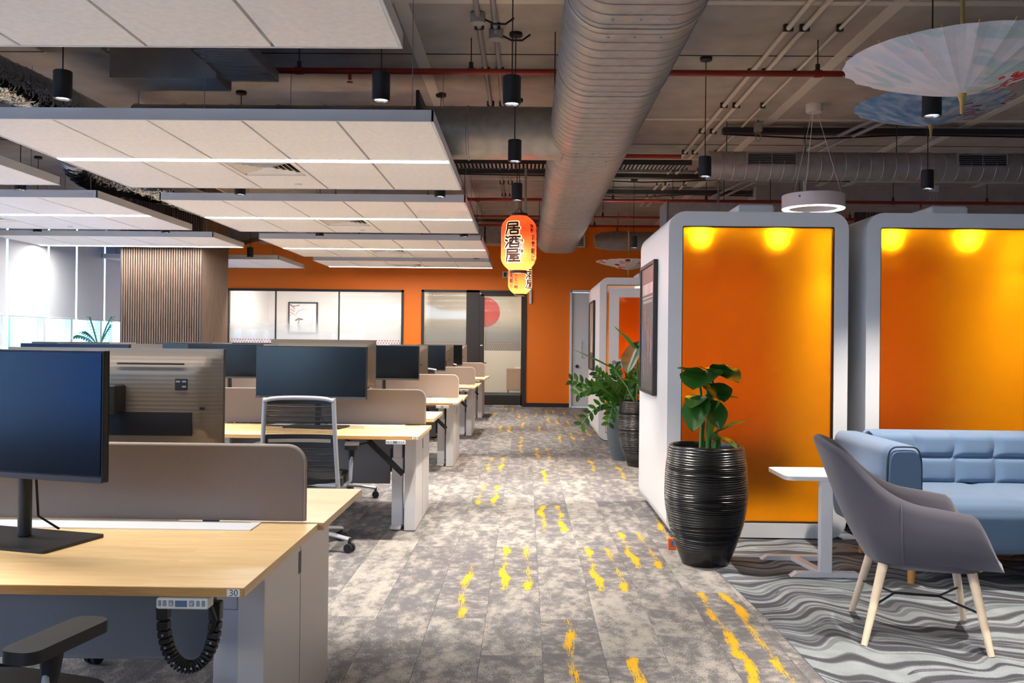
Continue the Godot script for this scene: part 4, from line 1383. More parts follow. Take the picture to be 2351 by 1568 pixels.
func foil_duct(label: String, pts: Array, r: float) -> void:
	var cv := Curve3D.new()
	for i in pts.size():
		var tg: Vector3 = (pts[mini(i + 1, pts.size() - 1)] - pts[maxi(i - 1, 0)]) * 0.18
		cv.add_point(pts[i], -tg, tg)
	var ln := cv.get_baked_length()
	var nu := int(ln / 0.035)
	var nz := noise(0.9, 77, 3)
	var t := thing("flexible_foil_duct", label, "duct", Vector3.ZERO, 0.0, "foil ducts above the white panels")
	var fn := func(u: float, v: float) -> Vector3:
		var p := cv.sample_baked(u * ln)
		var q := cv.sample_baked(minf(u * ln + 0.02, ln))
		var d := (q - p).normalized() if q != p else Vector3.RIGHT
		var a := d.cross(Vector3.UP).normalized()
		var b := a.cross(d)
		var ang := v * TAU
		var rr := r * (1.0 + 0.025 * sin(u * ln * 70.0) + 0.06 * nz.get_noise_3d(cos(ang) * 3.0, sin(ang) * 3.0, u * ln * 9.0))
		return p + (a * cos(ang) + b * sin(ang)) * rr
	part("sleeve", MB.new().grid(nu, 32, fn).done(), M.foil, t)
	part("collar", R(pts[0], pts[0].lerp(pts[1], 0.12), r * 1.03, -1.0, 24), M.duct_metal, t)

# ------------------------------------------------------------ desks
func text_mesh(s: String, size: float) -> TextMesh:
	var t := TextMesh.new()
	var f := SystemFont.new()
	f.font_names = PackedStringArray(["Droid Sans"])
	t.font = f
	t.text = s
	t.font_size = 32
	t.pixel_size = size / 32.0
	t.depth = 0.0008
	return t

func make_desk(label: String, depth: float, number: String, chain: bool) -> Node3D:
	# origin on the floor under the front right corner; runs to -x and -z
	var w := 1.575
	var h := 0.676
	var t := thing("sit_stand_desk", label, "desk", Vector3.ZERO, 0.0, "oak topped desks in rows")
	part("desk_top", B(Vector3(-w / 2, h - 0.012, -depth / 2), Vector3(w, 0.024, depth), 0.0015), M.oak_laminate, t)
	part("edge_band", B(Vector3(-w / 2, h - 0.0125, 0.0005), Vector3(w - 0.003, 0.021, 0.002)), M.edge_wood, t)
	if number:
		var lb := part("seat_number", B(Vector3(-0.025, h - 0.0125, 0.0022), Vector3(0.031, 0.0165, 0.0012)), M.white_paint, t)
		var nm := part("digits", text_mesh(number, 0.019), M.black_plastic, lb, Vector3(-0.025, h - 0.0125, 0.0032))
	var fl := part("cable_flap", B(Vector3(-0.64, h + 0.002, -depth + 0.07), Vector3(0.92, 0.005, 0.115), 0.001), M.white_gloss, t)
	part("brush_slot", B(Vector3(-0.64, h + 0.0047, -depth + 0.022), Vector3(0.86, 0.001, 0.006)), M.grey_metal, fl)
	part("finger_gap", B(Vector3(-1.07, h + 0.0047, -depth + 0.07), Vector3(0.006, 0.001, 0.09)), M.grey_metal, fl)
	# lifting columns with foot and beam
	for x in [-0.2, -w + 0.2]:
		part("lifting_column", MB.new().box(Vector3(x, 0.25, -depth + 0.26), Vector3(0.075, 0.46, 0.05), 0.004).box(Vector3(x, 0.5, -depth + 0.26), Vector3(0.062, 0.3, 0.04), 0.004).done(), M.white_laminate, t)
		part("foot", B(Vector3(x, 0.018, -depth + 0.26), Vector3(0.07, 0.03, 0.2), 0.008), M.white_laminate, t)
	part("under_beam", B(Vector3(-w / 2, h - 0.05, -depth + 0.26), Vector3(w - 0.3, 0.04, 0.07), 0.004), M.grey_metal, t)
	part("cable_tray", MB.new().box(Vector3(-w / 2 + 0.04, h - 0.09, -depth + 0.16), Vector3(w - 0.3, 0.11, 0.008)).box(Vector3(-w / 2 + 0.04, h - 0.145, -depth + 0.1), Vector3(w - 0.3, 0.006, 0.12)).done(), M.modesty_grey, t)
	part("modesty_panel", B(Vector3(-w / 2 - 0.06, 0.405, -depth + 0.13), Vector3(w - 0.42, 0.25, 0.016), 0.002), M.modesty_grey, t)
	# height control with arrow keys
	var cp := part("control_panel", B(Vector3(-0.145, h - 0.039, -0.012), Vector3(0.125, 0.027, 0.04), 0.004), M.white_laminate, t)
	part("display", B(Vector3(-0.147, h - 0.038, 0.0085), Vector3(0.028, 0.015, 0.001)), mat("lcd_blue", c8(96, 112, 140), 0.3), cp)
	for q in [[-0.198, 0.007], [-0.186, 0.008], [-0.171, 0.011], [-0.122, 0.011], [-0.107, 0.008], [-0.094, 0.008]]:
		var b := part("button", B(Vector3(q[0], h - 0.037, 0.0088), Vector3(q[1], 0.014, 0.0022), 0.001), M.grey_metal, cp)
	part("arrow_up", text_mesh("^", 0.016), M.white_paint, cp, Vector3(-0.171, h - 0.041, 0.0102))
	part("arrow_down", text_mesh("v", 0.012), M.white_paint, cp, Vector3(-0.122, h - 0.037, 0.0102))
	if chain:
		# articulated black cable chain hanging in a loop
		var mb := MB.new()
		var pts := []
		for k in 27:
			var u := float(k) / 26
			var ang := PI * u
			pts.append(Vector3(-0.155 - cos(ang) * 0.055 + 0.02 * (u - 0.5), h - 0.05 - pow(sin(ang), 0.55) * 0.165, -0.07))
		for k in 26:
			var a: Vector3 = pts[k]
			var b: Vector3 = pts[k + 1]
			var d := (b - a).normalized()
			var bs := Basis(d, Vector3(-d.y, d.x, 0), Vector3(0, 0, 1))
			mb.box((a + b) / 2, Vector3(a.distance_to(b) * 0.9, 0.028, 0.03), 0.003, bs)
		part("cable_chain", mb.done(), M.black_plastic, t)
		for k in range(2, 24, 2):
			var p: Vector3 = (pts[k] + pts[k + 1]) / 2
			part("chain_slot", B(p + Vector3(0, 0, 0.0155), Vector3(0.005, 0.005, 0.001)), M.grey_metal, t)
		part("power_cable", MB.new().tube([Vector3(-0.09, h - 0.045, -0.02), Vector3(-0.082, h - 0.09, -0.04), Vector3(-0.1, h - 0.13, -0.06)], 0.006, 6).done(), M.black_plastic, t)
	else:
		var mb := MB.new()
		for k in 16:
			var u := float(k) / 15
			var p := Vector3(lerpf(-0.34, -0.13, u), lerpf(h - 0.06, h - 0.26, u), -0.2)
			mb.box(p, Vector3(0.022, 0.034, 0.034), 0.004, Basis(Vector3(0, 0, 1), -0.76))
		part("cable_chain", mb.done(), M.black_plastic, t)
		part("power_cable", MB.new().tube([Vector3(-0.5, h - 0.04, -0.18), Vector3(-0.42, h - 0.08, -0.2), Vector3(-0.34, h - 0.06, -0.2), Vector3(-0.4, h - 0.03, -0.22)], 0.006, 6).done(), M.black_plastic, t)
	return t

func make_end_panel() -> Node3D:
	var t := thing("bench_end_panel", "", "end panel")
	part("panel", B(Vector3(-0.0375, 0.32, -0.42), Vector3(0.075, 0.63, 0.84), 0.002), M.white_laminate, t)
	part("edge_joint", B(Vector3(-0.002, 0.32, -0.41), Vector3(0.006, 0.63, 0.004)), M.grey_metal, t)
	part("cable_slot", B(Vector3(0.0005, 0.545, -0.4), Vector3(0.002, 0.07, 0.03)), M.black_satin, t)
	part("glide", B(Vector3(-0.0375, 0.003, -0.42), Vector3(0.06, 0.006, 0.8)), M.black_satin, t)
	return t

func make_divider() -> Node3D:
	var t := thing("desk_divider", "", "divider")
	var p := PackedVector2Array()
	var w := 1.57
	var h := 0.238
	var r := 0.055
	p.append(Vector2(-w, 0.0))
	p.append(Vector2(0, 0.0))
	for k in 9:
		var a := PI / 2 * k / 8
		p.append(Vector2(-r + cos(a) * r, h - r + sin(a) * r))
	for k in 9:
		var a := PI / 2 + PI / 2 * k / 8
		p.append(Vector2(-w + r + cos(a) * r, h - r + sin(a) * r))
	part("screen", MB.new().prism(p, 0.022, Transform3D(Basis.IDENTITY, Vector3(0, 0, -0.011))).done(), M.felt_taupe, t)
	var edge := []
	for k in range(1, p.size()):
		edge.append(Vector3(p[k].x, p[k].y, 0))
	part("piping", MB.new().tube(edge, 0.0095, 6).done(), mat("felt_edge", c8(168, 154, 144), 0.9), t)
	for x in [-0.3, -1.27]:
		part("clamp", B(Vector3(x, -0.02, 0), Vector3(0.05, 0.05, 0.016)), M.dark_metal, t)
	return t

func make_monitor() -> Node3D:
	# origin under the stand on the desk, screen towards +z
	var t := thing("monitor", "", "monitor")
	var w := 0.776
	var h := 0.352
	var yc := 0.377
	var zf := 0.12
	part("housing", B(Vector3(0, yc, zf - 0.012), Vector3(w, h, 0.022), 0.002), M.black_plastic, t)
	part("screen", B(Vector3(0, yc + 0.006, zf), Vector3(w - 0.012, h - 0.026, 0.003)), M.screen_black, t)
	var chin := part("chin", B(Vector3(0, yc - h / 2 + 0.008, zf + 0.001), Vector3(w, 0.016, 0.006), 0.001), M.dark_metal, t)
	part("power_light", R(Vector3(-w / 2 + 0.02, yc - h / 2 + 0.009, zf + 0.004), Vector3(-w / 2 + 0.02, yc - h / 2 + 0.009, zf + 0.0055), 0.003, -1.0, 8), mat("indicator", c8(60, 140, 220), 0.3), chin)
	# back cover: bevelled outwards with fine ribs
	var back := func(u: float, v: float) -> Vector3:
		var x := (u - 0.5) * w
		var y := (v - 0.5) * h
		var e := minf(minf(u, 1.0 - u) * w, minf(v, 1.0 - v) * h)
		var bulge := 0.034 * smoothstep(0.0, 0.09, e)
		return Vector3(x, yc + y, zf - 0.023 - bulge - 0.0007 * absf(sin(v * 75.0)))
	var bk := part("back_cover", MB.new().grid(24, 74, back, -1.0).done(), M.monitor_back, t)
	part("vent_slot", B(Vector3(-0.14, yc + 0.122, zf - 0.057), Vector3(0.24, 0.007, 0.006), 0.002), M.black_satin, bk)
	var pp := part("port_panel", B(Vector3(-0.25, yc + 0.05, zf - 0.057), Vector3(0.045, 0.042, 0.006), 0.002), M.black_satin, bk)
	for q in [[-0.261, 0.06], [-0.239, 0.06], [-0.261, 0.042]]:
		part("socket", B(Vector3(q[0], yc + q[1], zf - 0.0605), Vector3(0.014, 0.006, 0.002)), M.grey_metal, pp)
	part("cable_recess", B(Vector3(0.0, yc - 0.09, zf - 0.056), Vector3(0.58, 0.085, 0.008), 0.002), M.black_satin, bk)
	part("side_socket", B(Vector3(-0.325, yc - 0.035, zf - 0.057), Vector3(0.018, 0.01, 0.005)), M.black_satin, bk)
	# stand
	part("neck", MB.new().rod(Vector3(0, 0.01, -0.02), Vector3(0, yc + 0.02, -0.02), 0.019, -1.0, 20).done(), M.black_plastic, t)
	part("tilt_head", MB.new().box(Vector3(0, yc, 0.02), Vector3(0.11, 0.1, 0.09), 0.008).done(), M.black_plastic, t)
	part("neck_collar", R(Vector3(0, 0.2, -0.02), Vector3(0, 0.212, -0.02), 0.0205, -1.0, 20), M.black_satin, t)
	part("base_plate", MB.new().prism(round_rect(0.40, 0.235, 0.012, 3), 0.008, Transform3D(Basis(Vector3.RIGHT, -PI / 2), Vector3(0, 0, 0))).done(), M.black_plastic, t)
	part("cable", MB.new().tube([Vector3(0.01, yc - 0.08, -0.03), Vector3(0.008, 0.2, -0.05), Vector3(0.01, 0.06, -0.06), Vector3(0.03, 0.012, -0.12)], 0.004, 6).done(), M.black_plastic, t)
	return t

func make_task_chair() -> Node3D:
	# faces -z; origin on the floor under the gas lift
	var t := thing("task_chair", "", "chair")
	# back frame: side rails and top rail in silver grey
	var railx := func(y: float) -> float: return lerpf(0.222, 0.198, clampf((y - 0.4) / 0.53, 0, 1))
	var railz := func(y: float) -> float: return 0.185 + 0.055 * pow(clampf((y - 0.4) / 0.53, 0, 1), 1.4) + 0.02 * sin((y - 0.4) * 6.0)
	for s in [-1.0, 1.0]:
		var pts := []
		for k in 13:
			var y := 0.4 + 0.53 * k / 12.0
			pts.append(Vector3(s * railx.call(y), y, railz.call(y)))
		part("side_rail", MB.new().tube(pts, 0.021, 10, 0.62, Vector3(1, 0, 0)).done(), M.silver_paint, t)
	var top := []
	for k in 11:
		var u := float(k) / 10 - 0.5
		top.append(Vector3(u * 0.405, 0.926 + 0.006 * cos(u * PI) - 0.012 * pow(absf(u) * 2.0, 6), railz.call(0.93) - 0.02 * (1.0 - 4.0 * u * u) + 0.018))
	part("top_rail", MB.new().tube(top, 0.0125, 10).done(), M.silver_paint, t)
	var bot := []
	for k in 7:
		var u := float(k) / 6 - 0.5
		bot.append(Vector3(u * 0.43, 0.415, 0.19 - 0.02 * (1.0 - 4.0 * u * u)))
	part("lower_rail", MB.new().tube(bot, 0.024, 10, 0.6).done(), M.silver_paint, t)
	# mesh cloth, curved like the back
	var cloth := func(u: float, v: float) -> Vector3:
		var y := lerpf(0.45, 0.915, v)
		var x: float = (u - 0.5) * 2.0 * (railx.call(y) - 0.012)
		var b := 0.03 * (1.0 - 4.0 * (u - 0.5) * (u - 0.5))
		return Vector3(x, y, railz.call(y) - 0.012 - b)
	part("mesh_back", MB.new().grid(10, 14, cloth).done(), M.mesh_cloth, t)
	for y in [0.5, 0.53, 0.56, 0.6, 0.635, 0.77, 0.797, 0.825, 0.853, 0.882]:
		var pts := []
		for k in 9:
			var u := float(k) / 8
			var p: Vector3 = cloth.call(u, clampf((y - 0.45) / 0.465, 0, 1))
			pts.append(p + Vector3(0, -0.006 * sin(u * PI), 0.008))
		part("flex_bar", MB.new().tube(pts, 0.0038, 6).done(), M.chair_bar, t)
	var lum := func(u: float, v: float) -> Vector3:
		var p: Vector3 = cloth.call(u, 0.40 + v * 0.17)
		return p + Vector3(0, 0, 0.006)
	part("lumbar_band", MB.new().grid(10, 4, lum).done(), M.chair_bar, t)
	var lum2 := func(u: float, v: float) -> Vector3:
		var p: Vector3 = cloth.call(0.04 + u * 0.92, 0.47 + v * 0.045)
		return p + Vector3(0, 0, 0.011)
	part("lumbar_strip", MB.new().grid(10, 2, lum2).done(), mat("lumbar_grey", c8(140, 132, 122), 0.6), t)
	var upper := func(u: float, v: float) -> Vector3:
		var p: Vector3 = cloth.call(u, 0.955 + v * 0.045)
		return p + Vector3(0, 0, 0.003)
	part("top_hem", MB.new().grid(8, 2, upper).done(), M.chair_bar, t)
	# seat
	var seat := MB.new()
	var sp := round_rect(0.48, 0.45, 0.09, 6)
	seat.prism(sp, 0.045, Transform3D(Basis(Vector3.RIGHT, -PI / 2), Vector3(0, 0.405, -0.03)))
	seat.lathe([Vector2(0.001, 0.028), Vector2(0.12, 0.024), Vector2(0.2, 0.012), Vector2(0.235, -0.004)], 24, Transform3D(Basis.IDENTITY, Vector3(0, 0.45, -0.03)))
	part("seat", seat.done(), mat("seat_cloth", c8(30, 30, 32), 0.95), t)
	part("seat_shell", MB.new().box(Vector3(0, 0.385, 0.0), Vector3(0.36, 0.04, 0.36), 0.015).done(), M.silver_paint, t)
	part("mechanism", MB.new().box(Vector3(0, 0.34, 0.02), Vector3(0.16, 0.06, 0.24), 0.015).done(), M.black_plastic, t)
	part("back_bracket", MB.new().tube([Vector3(0, 0.36, 0.08), Vector3(0, 0.365, 0.17), Vector3(0, 0.41, 0.2)], 0.04, 8, 0.5).done(), M.silver_paint, t)
	# arms
	for s in [-1.0, 1.0]:
		part("arm_support", MB.new().tube([Vector3(s * 0.17, 0.385, 0.06), Vector3(s * 0.245, 0.39, 0.05), Vector3(s * 0.272, 0.42, 0.03), Vector3(s * 0.275, 0.56, 0.0)], 0.02, 10, 0.6).done(), M.silver_paint, t)
		part("arm_slider", MB.new().rod(Vector3(s * 0.275, 0.54, 0.0), Vector3(s * 0.275, 0.615, -0.005), 0.017, 0.026, 12).done(), M.black_plastic, t)
		part("arm_pad", MB.new().prism(round_rect(0.085, 0.25, 0.03, 5), 0.026, Transform3D(Basis(Vector3.RIGHT, -PI / 2) * Basis(Vector3(0, 0, 1), s * 0.1), Vector3(s * 0.275, 0.613, -0.02))).done(), M.black_plastic, t)
	# gas lift, star base, casters
	part("gas_lift", MB.new().rod(Vector3(0, 0.08, 0), Vector3(0, 0.22, 0), 0.027, -1.0, 16).rod(Vector3(0, 0.2, 0), Vector3(0, 0.34, 0), 0.016, -1.0, 14).done(), M.black_plastic, t)
	part("hub", MB.new().rod(Vector3(0, 0.075, 0), Vector3(0, 0.125, 0), 0.045, 0.036, 16).done(), M.silver_paint, t)
	for k in 5:
		var a := TAU * k / 5.0 + 0.35
		var d := Vector3(cos(a), 0, sin(a))
		part("base_arm", MB.new().tube([d * 0.03 + Vector3(0, 0.105, 0), d * 0.17 + Vector3(0, 0.1, 0), d * 0.3 + Vector3(0, 0.078, 0)], 0.023, 8, 0.55).done(), M.silver_paint, t)
		var n := d.cross(Vector3.UP)
		var c := part("caster", MB.new().rod(d * 0.3 + Vector3(0, 0.027, 0) - n * 0.026, d * 0.3 + Vector3(0, 0.027, 0) - n * 0.006, 0.027, -1.0, 18).rod(d * 0.3 + Vector3(0, 0.027, 0) + n * 0.006, d * 0.3 + Vector3(0, 0.027, 0) + n * 0.026, 0.027, -1.0, 18).done(), M.rubber, t)
		part("fork", MB.new().rod(d * 0.3 + Vector3(0, 0.03, 0), d * 0.3 + Vector3(0, 0.085, 0), 0.01, -1.0, 8).done(), M.black_satin, c)
	return t

const ROWS := [2.157, 5.70, 8.90, 12.03, 15.0]
const ORD := ["nearest", "second", "third", "fourth", "farthest"]
const SEAT := ["aisle", "middle", "window-side"]

func benches() -> void:
	var desk_front := make_desk("oak desk with seat number 30 in the nearest row", 0.77, "30", true)
	desk_front.position = Vector3(-0.66, 0, -ROWS[0])
	var desk_28 := make_desk("oak desk with a seat number label in the second row, behind chair", 0.77, "28", false)
	desk_28.position = Vector3(-0.66, 0, -ROWS[1])
	var desk_plain := make_desk("oak desk turned away, nearest row, far side of the taupe divider", 0.69, "", false)
	desk_plain.position = Vector3(-0.645 - 1.575, 0, -(ROWS[0] + 1.475))
	desk_plain.rotation.y = PI
	var panel := make_end_panel()
	var divider := make_divider()
	var mon := make_monitor()
	var chair := make_task_chair()
	var first := {"panel": true, "divider": true, "mon": true, "chair": true}
	var put := func(key: String, src: Node3D, at: Vector3, turn: float, label: String, group: String) -> Node3D:
		if first[key]:
			first[key] = false
			src.position = at
			src.rotation.y = turn
			tag(src, label, "", group)
			return src
		return copy(src, at, turn, label, group)
	for r in 5:
		var d: float = ROWS[r]
		put.call("panel", panel, Vector3(-0.725, 0, -(d + 0.40)), 0.0, "white end panel closing the %s desk row at the aisle" % ORD[r], "white desk row end panels")
		var seats := 1 if r == 0 else 3
		for s in seats:
			var x := -0.66 - s * 1.585
			if not (r == 0 and s == 0) and not (r == 1 and s == 0):
				copy(desk_28, Vector3(x, 0, -d), 0.0, "oak desk, %s row, near side, %s seat" % [ORD[r], SEAT[s]])
			if not (r == 0 and s == 0):
				copy(desk_plain, Vector3(x + 0.015 - 1.575, 0.045 if (r == 1 and s == 0) else 0.0, -(d + 1.475)), PI, "oak desk, %s row, far side of divider, %s seat" % [ORD[r], SEAT[s]])
			put.call("divider", divider, Vector3(-0.71 - s * 1.585, 0.682, -(d + 0.785)), 0.0, "taupe felt divider screen, %s row, %s seat" % [ORD[r], SEAT[s]], "taupe dividers between desks")
			var mx: float = [-1.46, -1.42, -1.46, -1.46, -1.46][r] - s * 1.6
			var my := 0.677
			put.call("mon", mon, Vector3(mx, my, -(d + [0.47, 0.52, 0.5, 0.5, 0.5][r])), [-0.27, -0.14, -0.05, -0.1, 0.06][r] + s * 0.05, ("wide black monitor cut by the left edge, on the nearest desk" if r == 0 else "wide black monitor facing us, %s row, %s seat" % [ORD[r], SEAT[s]]), "monitors on the desks")
			copy(mon, Vector3([-1.465, -1.50, -1.46, -1.42, -1.42][r] - s * 1.6, my + (0.045 if (r == 1 and s == 0) else 0.0), -(d + 1.475 - 0.48)), PI + [0.0, 0.05, -0.06, 0.04, 0.0][r], "monitor seen from its brown back, %s row, %s seat" % [ORD[r], SEAT[s]], "monitors on the desks")
	# chairs
	put.call("chair", chair, Vector3(-1.33, 0, -5.55), 0.06, "black mesh task chair with silver frame at the second row", "mesh task chairs")
	copy(chair, Vector3(-1.25, 0, -1.98), -0.3, "task chair cut by the lower left corner, only arm showing", "mesh task chairs")
	copy(chair, Vector3(-1.56, 0, -3.82), PI + 0.3, "task chair under the far side of the nearest desks", "mesh task chairs")
	copy(chair, Vector3(-1.62, 0, -8.75), -0.1, "task chair at third row, top rail showing beside monitor", "mesh task chairs")
	copy(chair, Vector3(-1.36, 0, -11.8), 0.1, "task chair at fourth row, aisle seat", "mesh task chairs")
	copy(chair, Vector3(-1.3, 0, -14.75), 0.0, "task chair at farthest row, aisle seat", "mesh task chairs")
	copy(chair, Vector3(-3.05, 0, -8.7), 0.15, "task chair at third row, middle seat", "mesh task chairs")
	copy(chair, Vector3(-3.0, 0, -11.9), -0.1, "task chair at fourth row, middle seat", "mesh task chairs")
	copy(chair, Vector3(-1.5, 0, -7.35), PI - 0.1, "task chair on the far side of the second row", "mesh task chairs")

# ------------------------------------------------------------ lounge
func lounge() -> void:
	sofa()
	armchair()
	tag(part("snack_box", MB.new().box(Vector3(0, 0.035, 0), Vector3(0.05, 0.07, 0.03), 0.003).done(), mat("box_orange", c8(226, 96, 30), 0.5), self, Vector3(0.915, 0.001, -5.66)), "tiny orange box with blue mark on floor behind planter", "box")
	tag(part("box_mark", B(Vector3(0, 0.04, 0.0158), Vector3(0.02, 0.03, 0.001)), mat("box_blue", c8(40, 120, 190), 0.5), get_node("snack_box")), "blue mark on the box")
	# white laptop table with H-shaped foot
	var t := thing("side_table", "small white laptop table on slim post beside armchair", "table", Vector3(1.62, 0, -5.2))
	part("table_top", MB.new().prism(round_rect(0.5, 0.4, 0.045, 6), 0.022, Transform3D(Basis(Vector3.RIGHT, -PI / 2), Vector3(0.06, 0.528, -0.02))).done(), M.white_gloss, t)
	part("post", MB.new().box(Vector3(0.035, 0.27, 0.15), Vector3(0.068, 0.52, 0.045), 0.004).done(), M.white_gloss, t)
	var foot := PackedVector2Array([Vector2(-0.2, 0.0), Vector2(0.2, 0.0), Vector2(0.165, 0.025), Vector2(-0.165, 0.025)])
	part("foot_bar", MB.new().prism(foot, 0.055, Transform3D(Basis.IDENTITY, Vector3(0.04, 0.003, 0.13))).done(), M.white_gloss, t)
	part("foot_bar", MB.new().prism(foot, 0.055, Transform3D(Basis.IDENTITY, Vector3(-0.02, 0.003, -0.26))).done(), M.white_gloss, t)
	part("foot_link", MB.new().box(Vector3(0.0, 0.015, -0.05), Vector3(0.05, 0.024, 0.42), 0.003, Basis(Vector3.UP, 0.16)).done(), M.white_gloss, t)

func cushion(c: Vector3, s: Vector3, puff: float, axis: int) -> ArrayMesh:
	# a padded block: rounded box whose face along the axis bulges
	var mb := MB.new()
	var a1 := (axis + 1) % 3
	var a2 := (axis + 2) % 3
	for sg in [-1.0, 1.0]:
		var fn := func(u: float, v: float) -> Vector3:
			var p := Vector3.ZERO
			var uu := (u - 0.5) * 2.0
			var vv := (v - 0.5) * 2.0
			p[a1] = uu * s[a1] * 0.5
			p[a2] = vv * s[a2] * 0.5
			var f := (1.0 - pow(absf(uu), 6.0)) * (1.0 - pow(absf(vv), 6.0))
			p[axis] = sg * (s[axis] * 0.5 - puff + puff * sqrt(maxf(f, 0.0)))
			return c + p
		mb.grid(12, 12, fn, sg)
	for q in [[a1, a2], [a2, a1]]:
		for sg in [-1.0, 1.0]:
			var pts := []
			for e in [[-1.0, -1.0], [1.0, -1.0], [1.0, 1.0], [-1.0, 1.0]]:
				var p := Vector3.ZERO
				p[q[0]] = sg * s[q[0]] * 0.5
				p[q[1]] = e[0] * s[q[1]] * 0.5
				p[axis] = e[1] * (s[axis] * 0.5 - puff)
				pts.append(c + p)
			var n := Vector3.ZERO
			n[q[0]] = sg
			mb.face(pts[0], pts[1], pts[2], pts[3], n)
	return mb.done()

func sofa() -> void:
	var t := thing("sofa", "blue upholstered sofa with quilted back in front of booth", "sofa", Vector3(1.94, 0, -4.93))
	var w := 2.0
	# arms: rounded blocks, slightly narrowing to the rear
	for q in [0.0, 1.0]:
		var arm := func(u: float, v: float) -> Vector3:
			# u along depth, v around the section
			var a := v * TAU
			var sx := 0.095
			var y0 := 0.2
			var y1 := 0.735
			var cx := cos(a)
			var sy := sin(a)
			var ex := 0.42
			var px := signf(cx) * pow(absf(cx), ex) * sx
			var py := signf(sy) * pow(absf(sy), ex * 0.8) * (y1 - y0) / 2 + (y1 + y0) / 2
			var z := -0.86 * u
			var cap := 1.0 - pow(clampf(1.0 - u / 0.03, 0, 1), 3.0) * 0.12
			return Vector3(0.098 + q * (w - 0.196) + px * cap, (py - 0.47) * cap + 0.47, z)
		var am := part("armrest", MB.new().grid(18, 40, arm).done(), M.sofa_fabric, t)
		var front := PackedVector2Array()
		for k in 40:
			var p: Vector3 = arm.call(0.0, k / 40.0)
			front.append(Vector2(p.x, p.y))
		part("front_panel", MB.new().prism(front, 0.012, Transform3D(Basis.IDENTITY, Vector3(0, 0, -0.004))).done(), M.sofa_fabric, am)
		var seam := []
		for k in 41:
			var p: Vector3 = arm.call(0.012, k / 40.0)
			seam.append(p)
		part("piping", MB.new().tube(seam, 0.005, 6).done(), M.sofa_seam, am)
	# seat with rolled front, in three panels
	var wi := w - 0.39
	for k in 3:
		var x0 := 0.195 + wi * k / 3.0
		var x1 := 0.195 + wi * (k + 1) / 3.0
		var prof := [Vector2(-0.62, 0.455), Vector2(-0.4, 0.468), Vector2(-0.15, 0.468), Vector2(-0.03, 0.455), Vector2(0.04, 0.42), Vector2(0.075, 0.36), Vector2(0.072, 0.28), Vector2(0.05, 0.2), Vector2(0.02, 0.165), Vector2(-0.3, 0.16), Vector2(-0.7, 0.165)]
		var fn := func(u: float, v: float) -> Vector3:
			var f := v * (prof.size() - 1)
			var i := mini(int(f), prof.size() - 2)
			var p: Vector2 = prof[i].lerp(prof[i + 1], f - i)
			var edge := pow(absf(u - 0.5) * 2.0, 8.0) * 0.012
			return Vector3(lerpf(x0, x1, u), p.y - (edge if v < 0.45 else 0.0), p.x - (edge if v > 0.2 else 0.0))
		part("seat_panel", MB.new().grid(12, 30, fn).done(), M.sofa_fabric, t)
	part("seat_frame", B(Vector3(w / 2, 0.28, -0.42), Vector3(wi, 0.2, 0.72)), M.sofa_fabric, t)
	# quilted back: two rows of seven pads, leaning a little
	var n := 7
	for r in 2:
		for k in n:
			var px0 := 0.165 + (wi + 0.06) * k / n
			var px1 := 0.165 + (wi + 0.06) * (k + 1) / n
			var y0: float = [0.455, 0.605][r]
			var y1: float = [0.605, 0.765][r]
			var fn := func(u: float, v: float) -> Vector3:
				var f := (1.0 - pow(absf(u - 0.5) * 2.0, 5.0)) * (1.0 - pow(absf(v - 0.5) * 2.0, 6.0))
				var y := lerpf(y0, y1, v)
				var z := -0.60 - (y - 0.455) * 0.22 + 0.028 * sqrt(maxf(f, 0.0))
				var bend := 0.02 * sin(v * PI) if r == 1 else 0.012 * sin(v * PI * 0.8)
				if r == 1 and v > 0.7:
					z -= pow((v - 0.7) / 0.3, 2.0) * 0.1
				return Vector3(lerpf(px0, px1, u) + bend, y - (0.0 if r == 0 else pow(clampf((v - 0.7) / 0.3, 0, 1), 3.0) * 0.01), z)
			part("back_pad", MB.new().grid(8, 10, fn).done(), M.sofa_fabric, t)
	part("back_shell", MB.new().box(Vector3(w / 2, 0.47, -0.79), Vector3(w - 0.3, 0.56, 0.14), 0.04).done(), M.sofa_fabric, t)
	for x in [0.14, w - 0.14]:
		for z in [0.0, -0.72]:
			part("leg", R(Vector3(x, 0.2, z), Vector3(x - 0.01, 0.003, z + 0.01), 0.026, 0.018, 14), M.oak_leg, t)

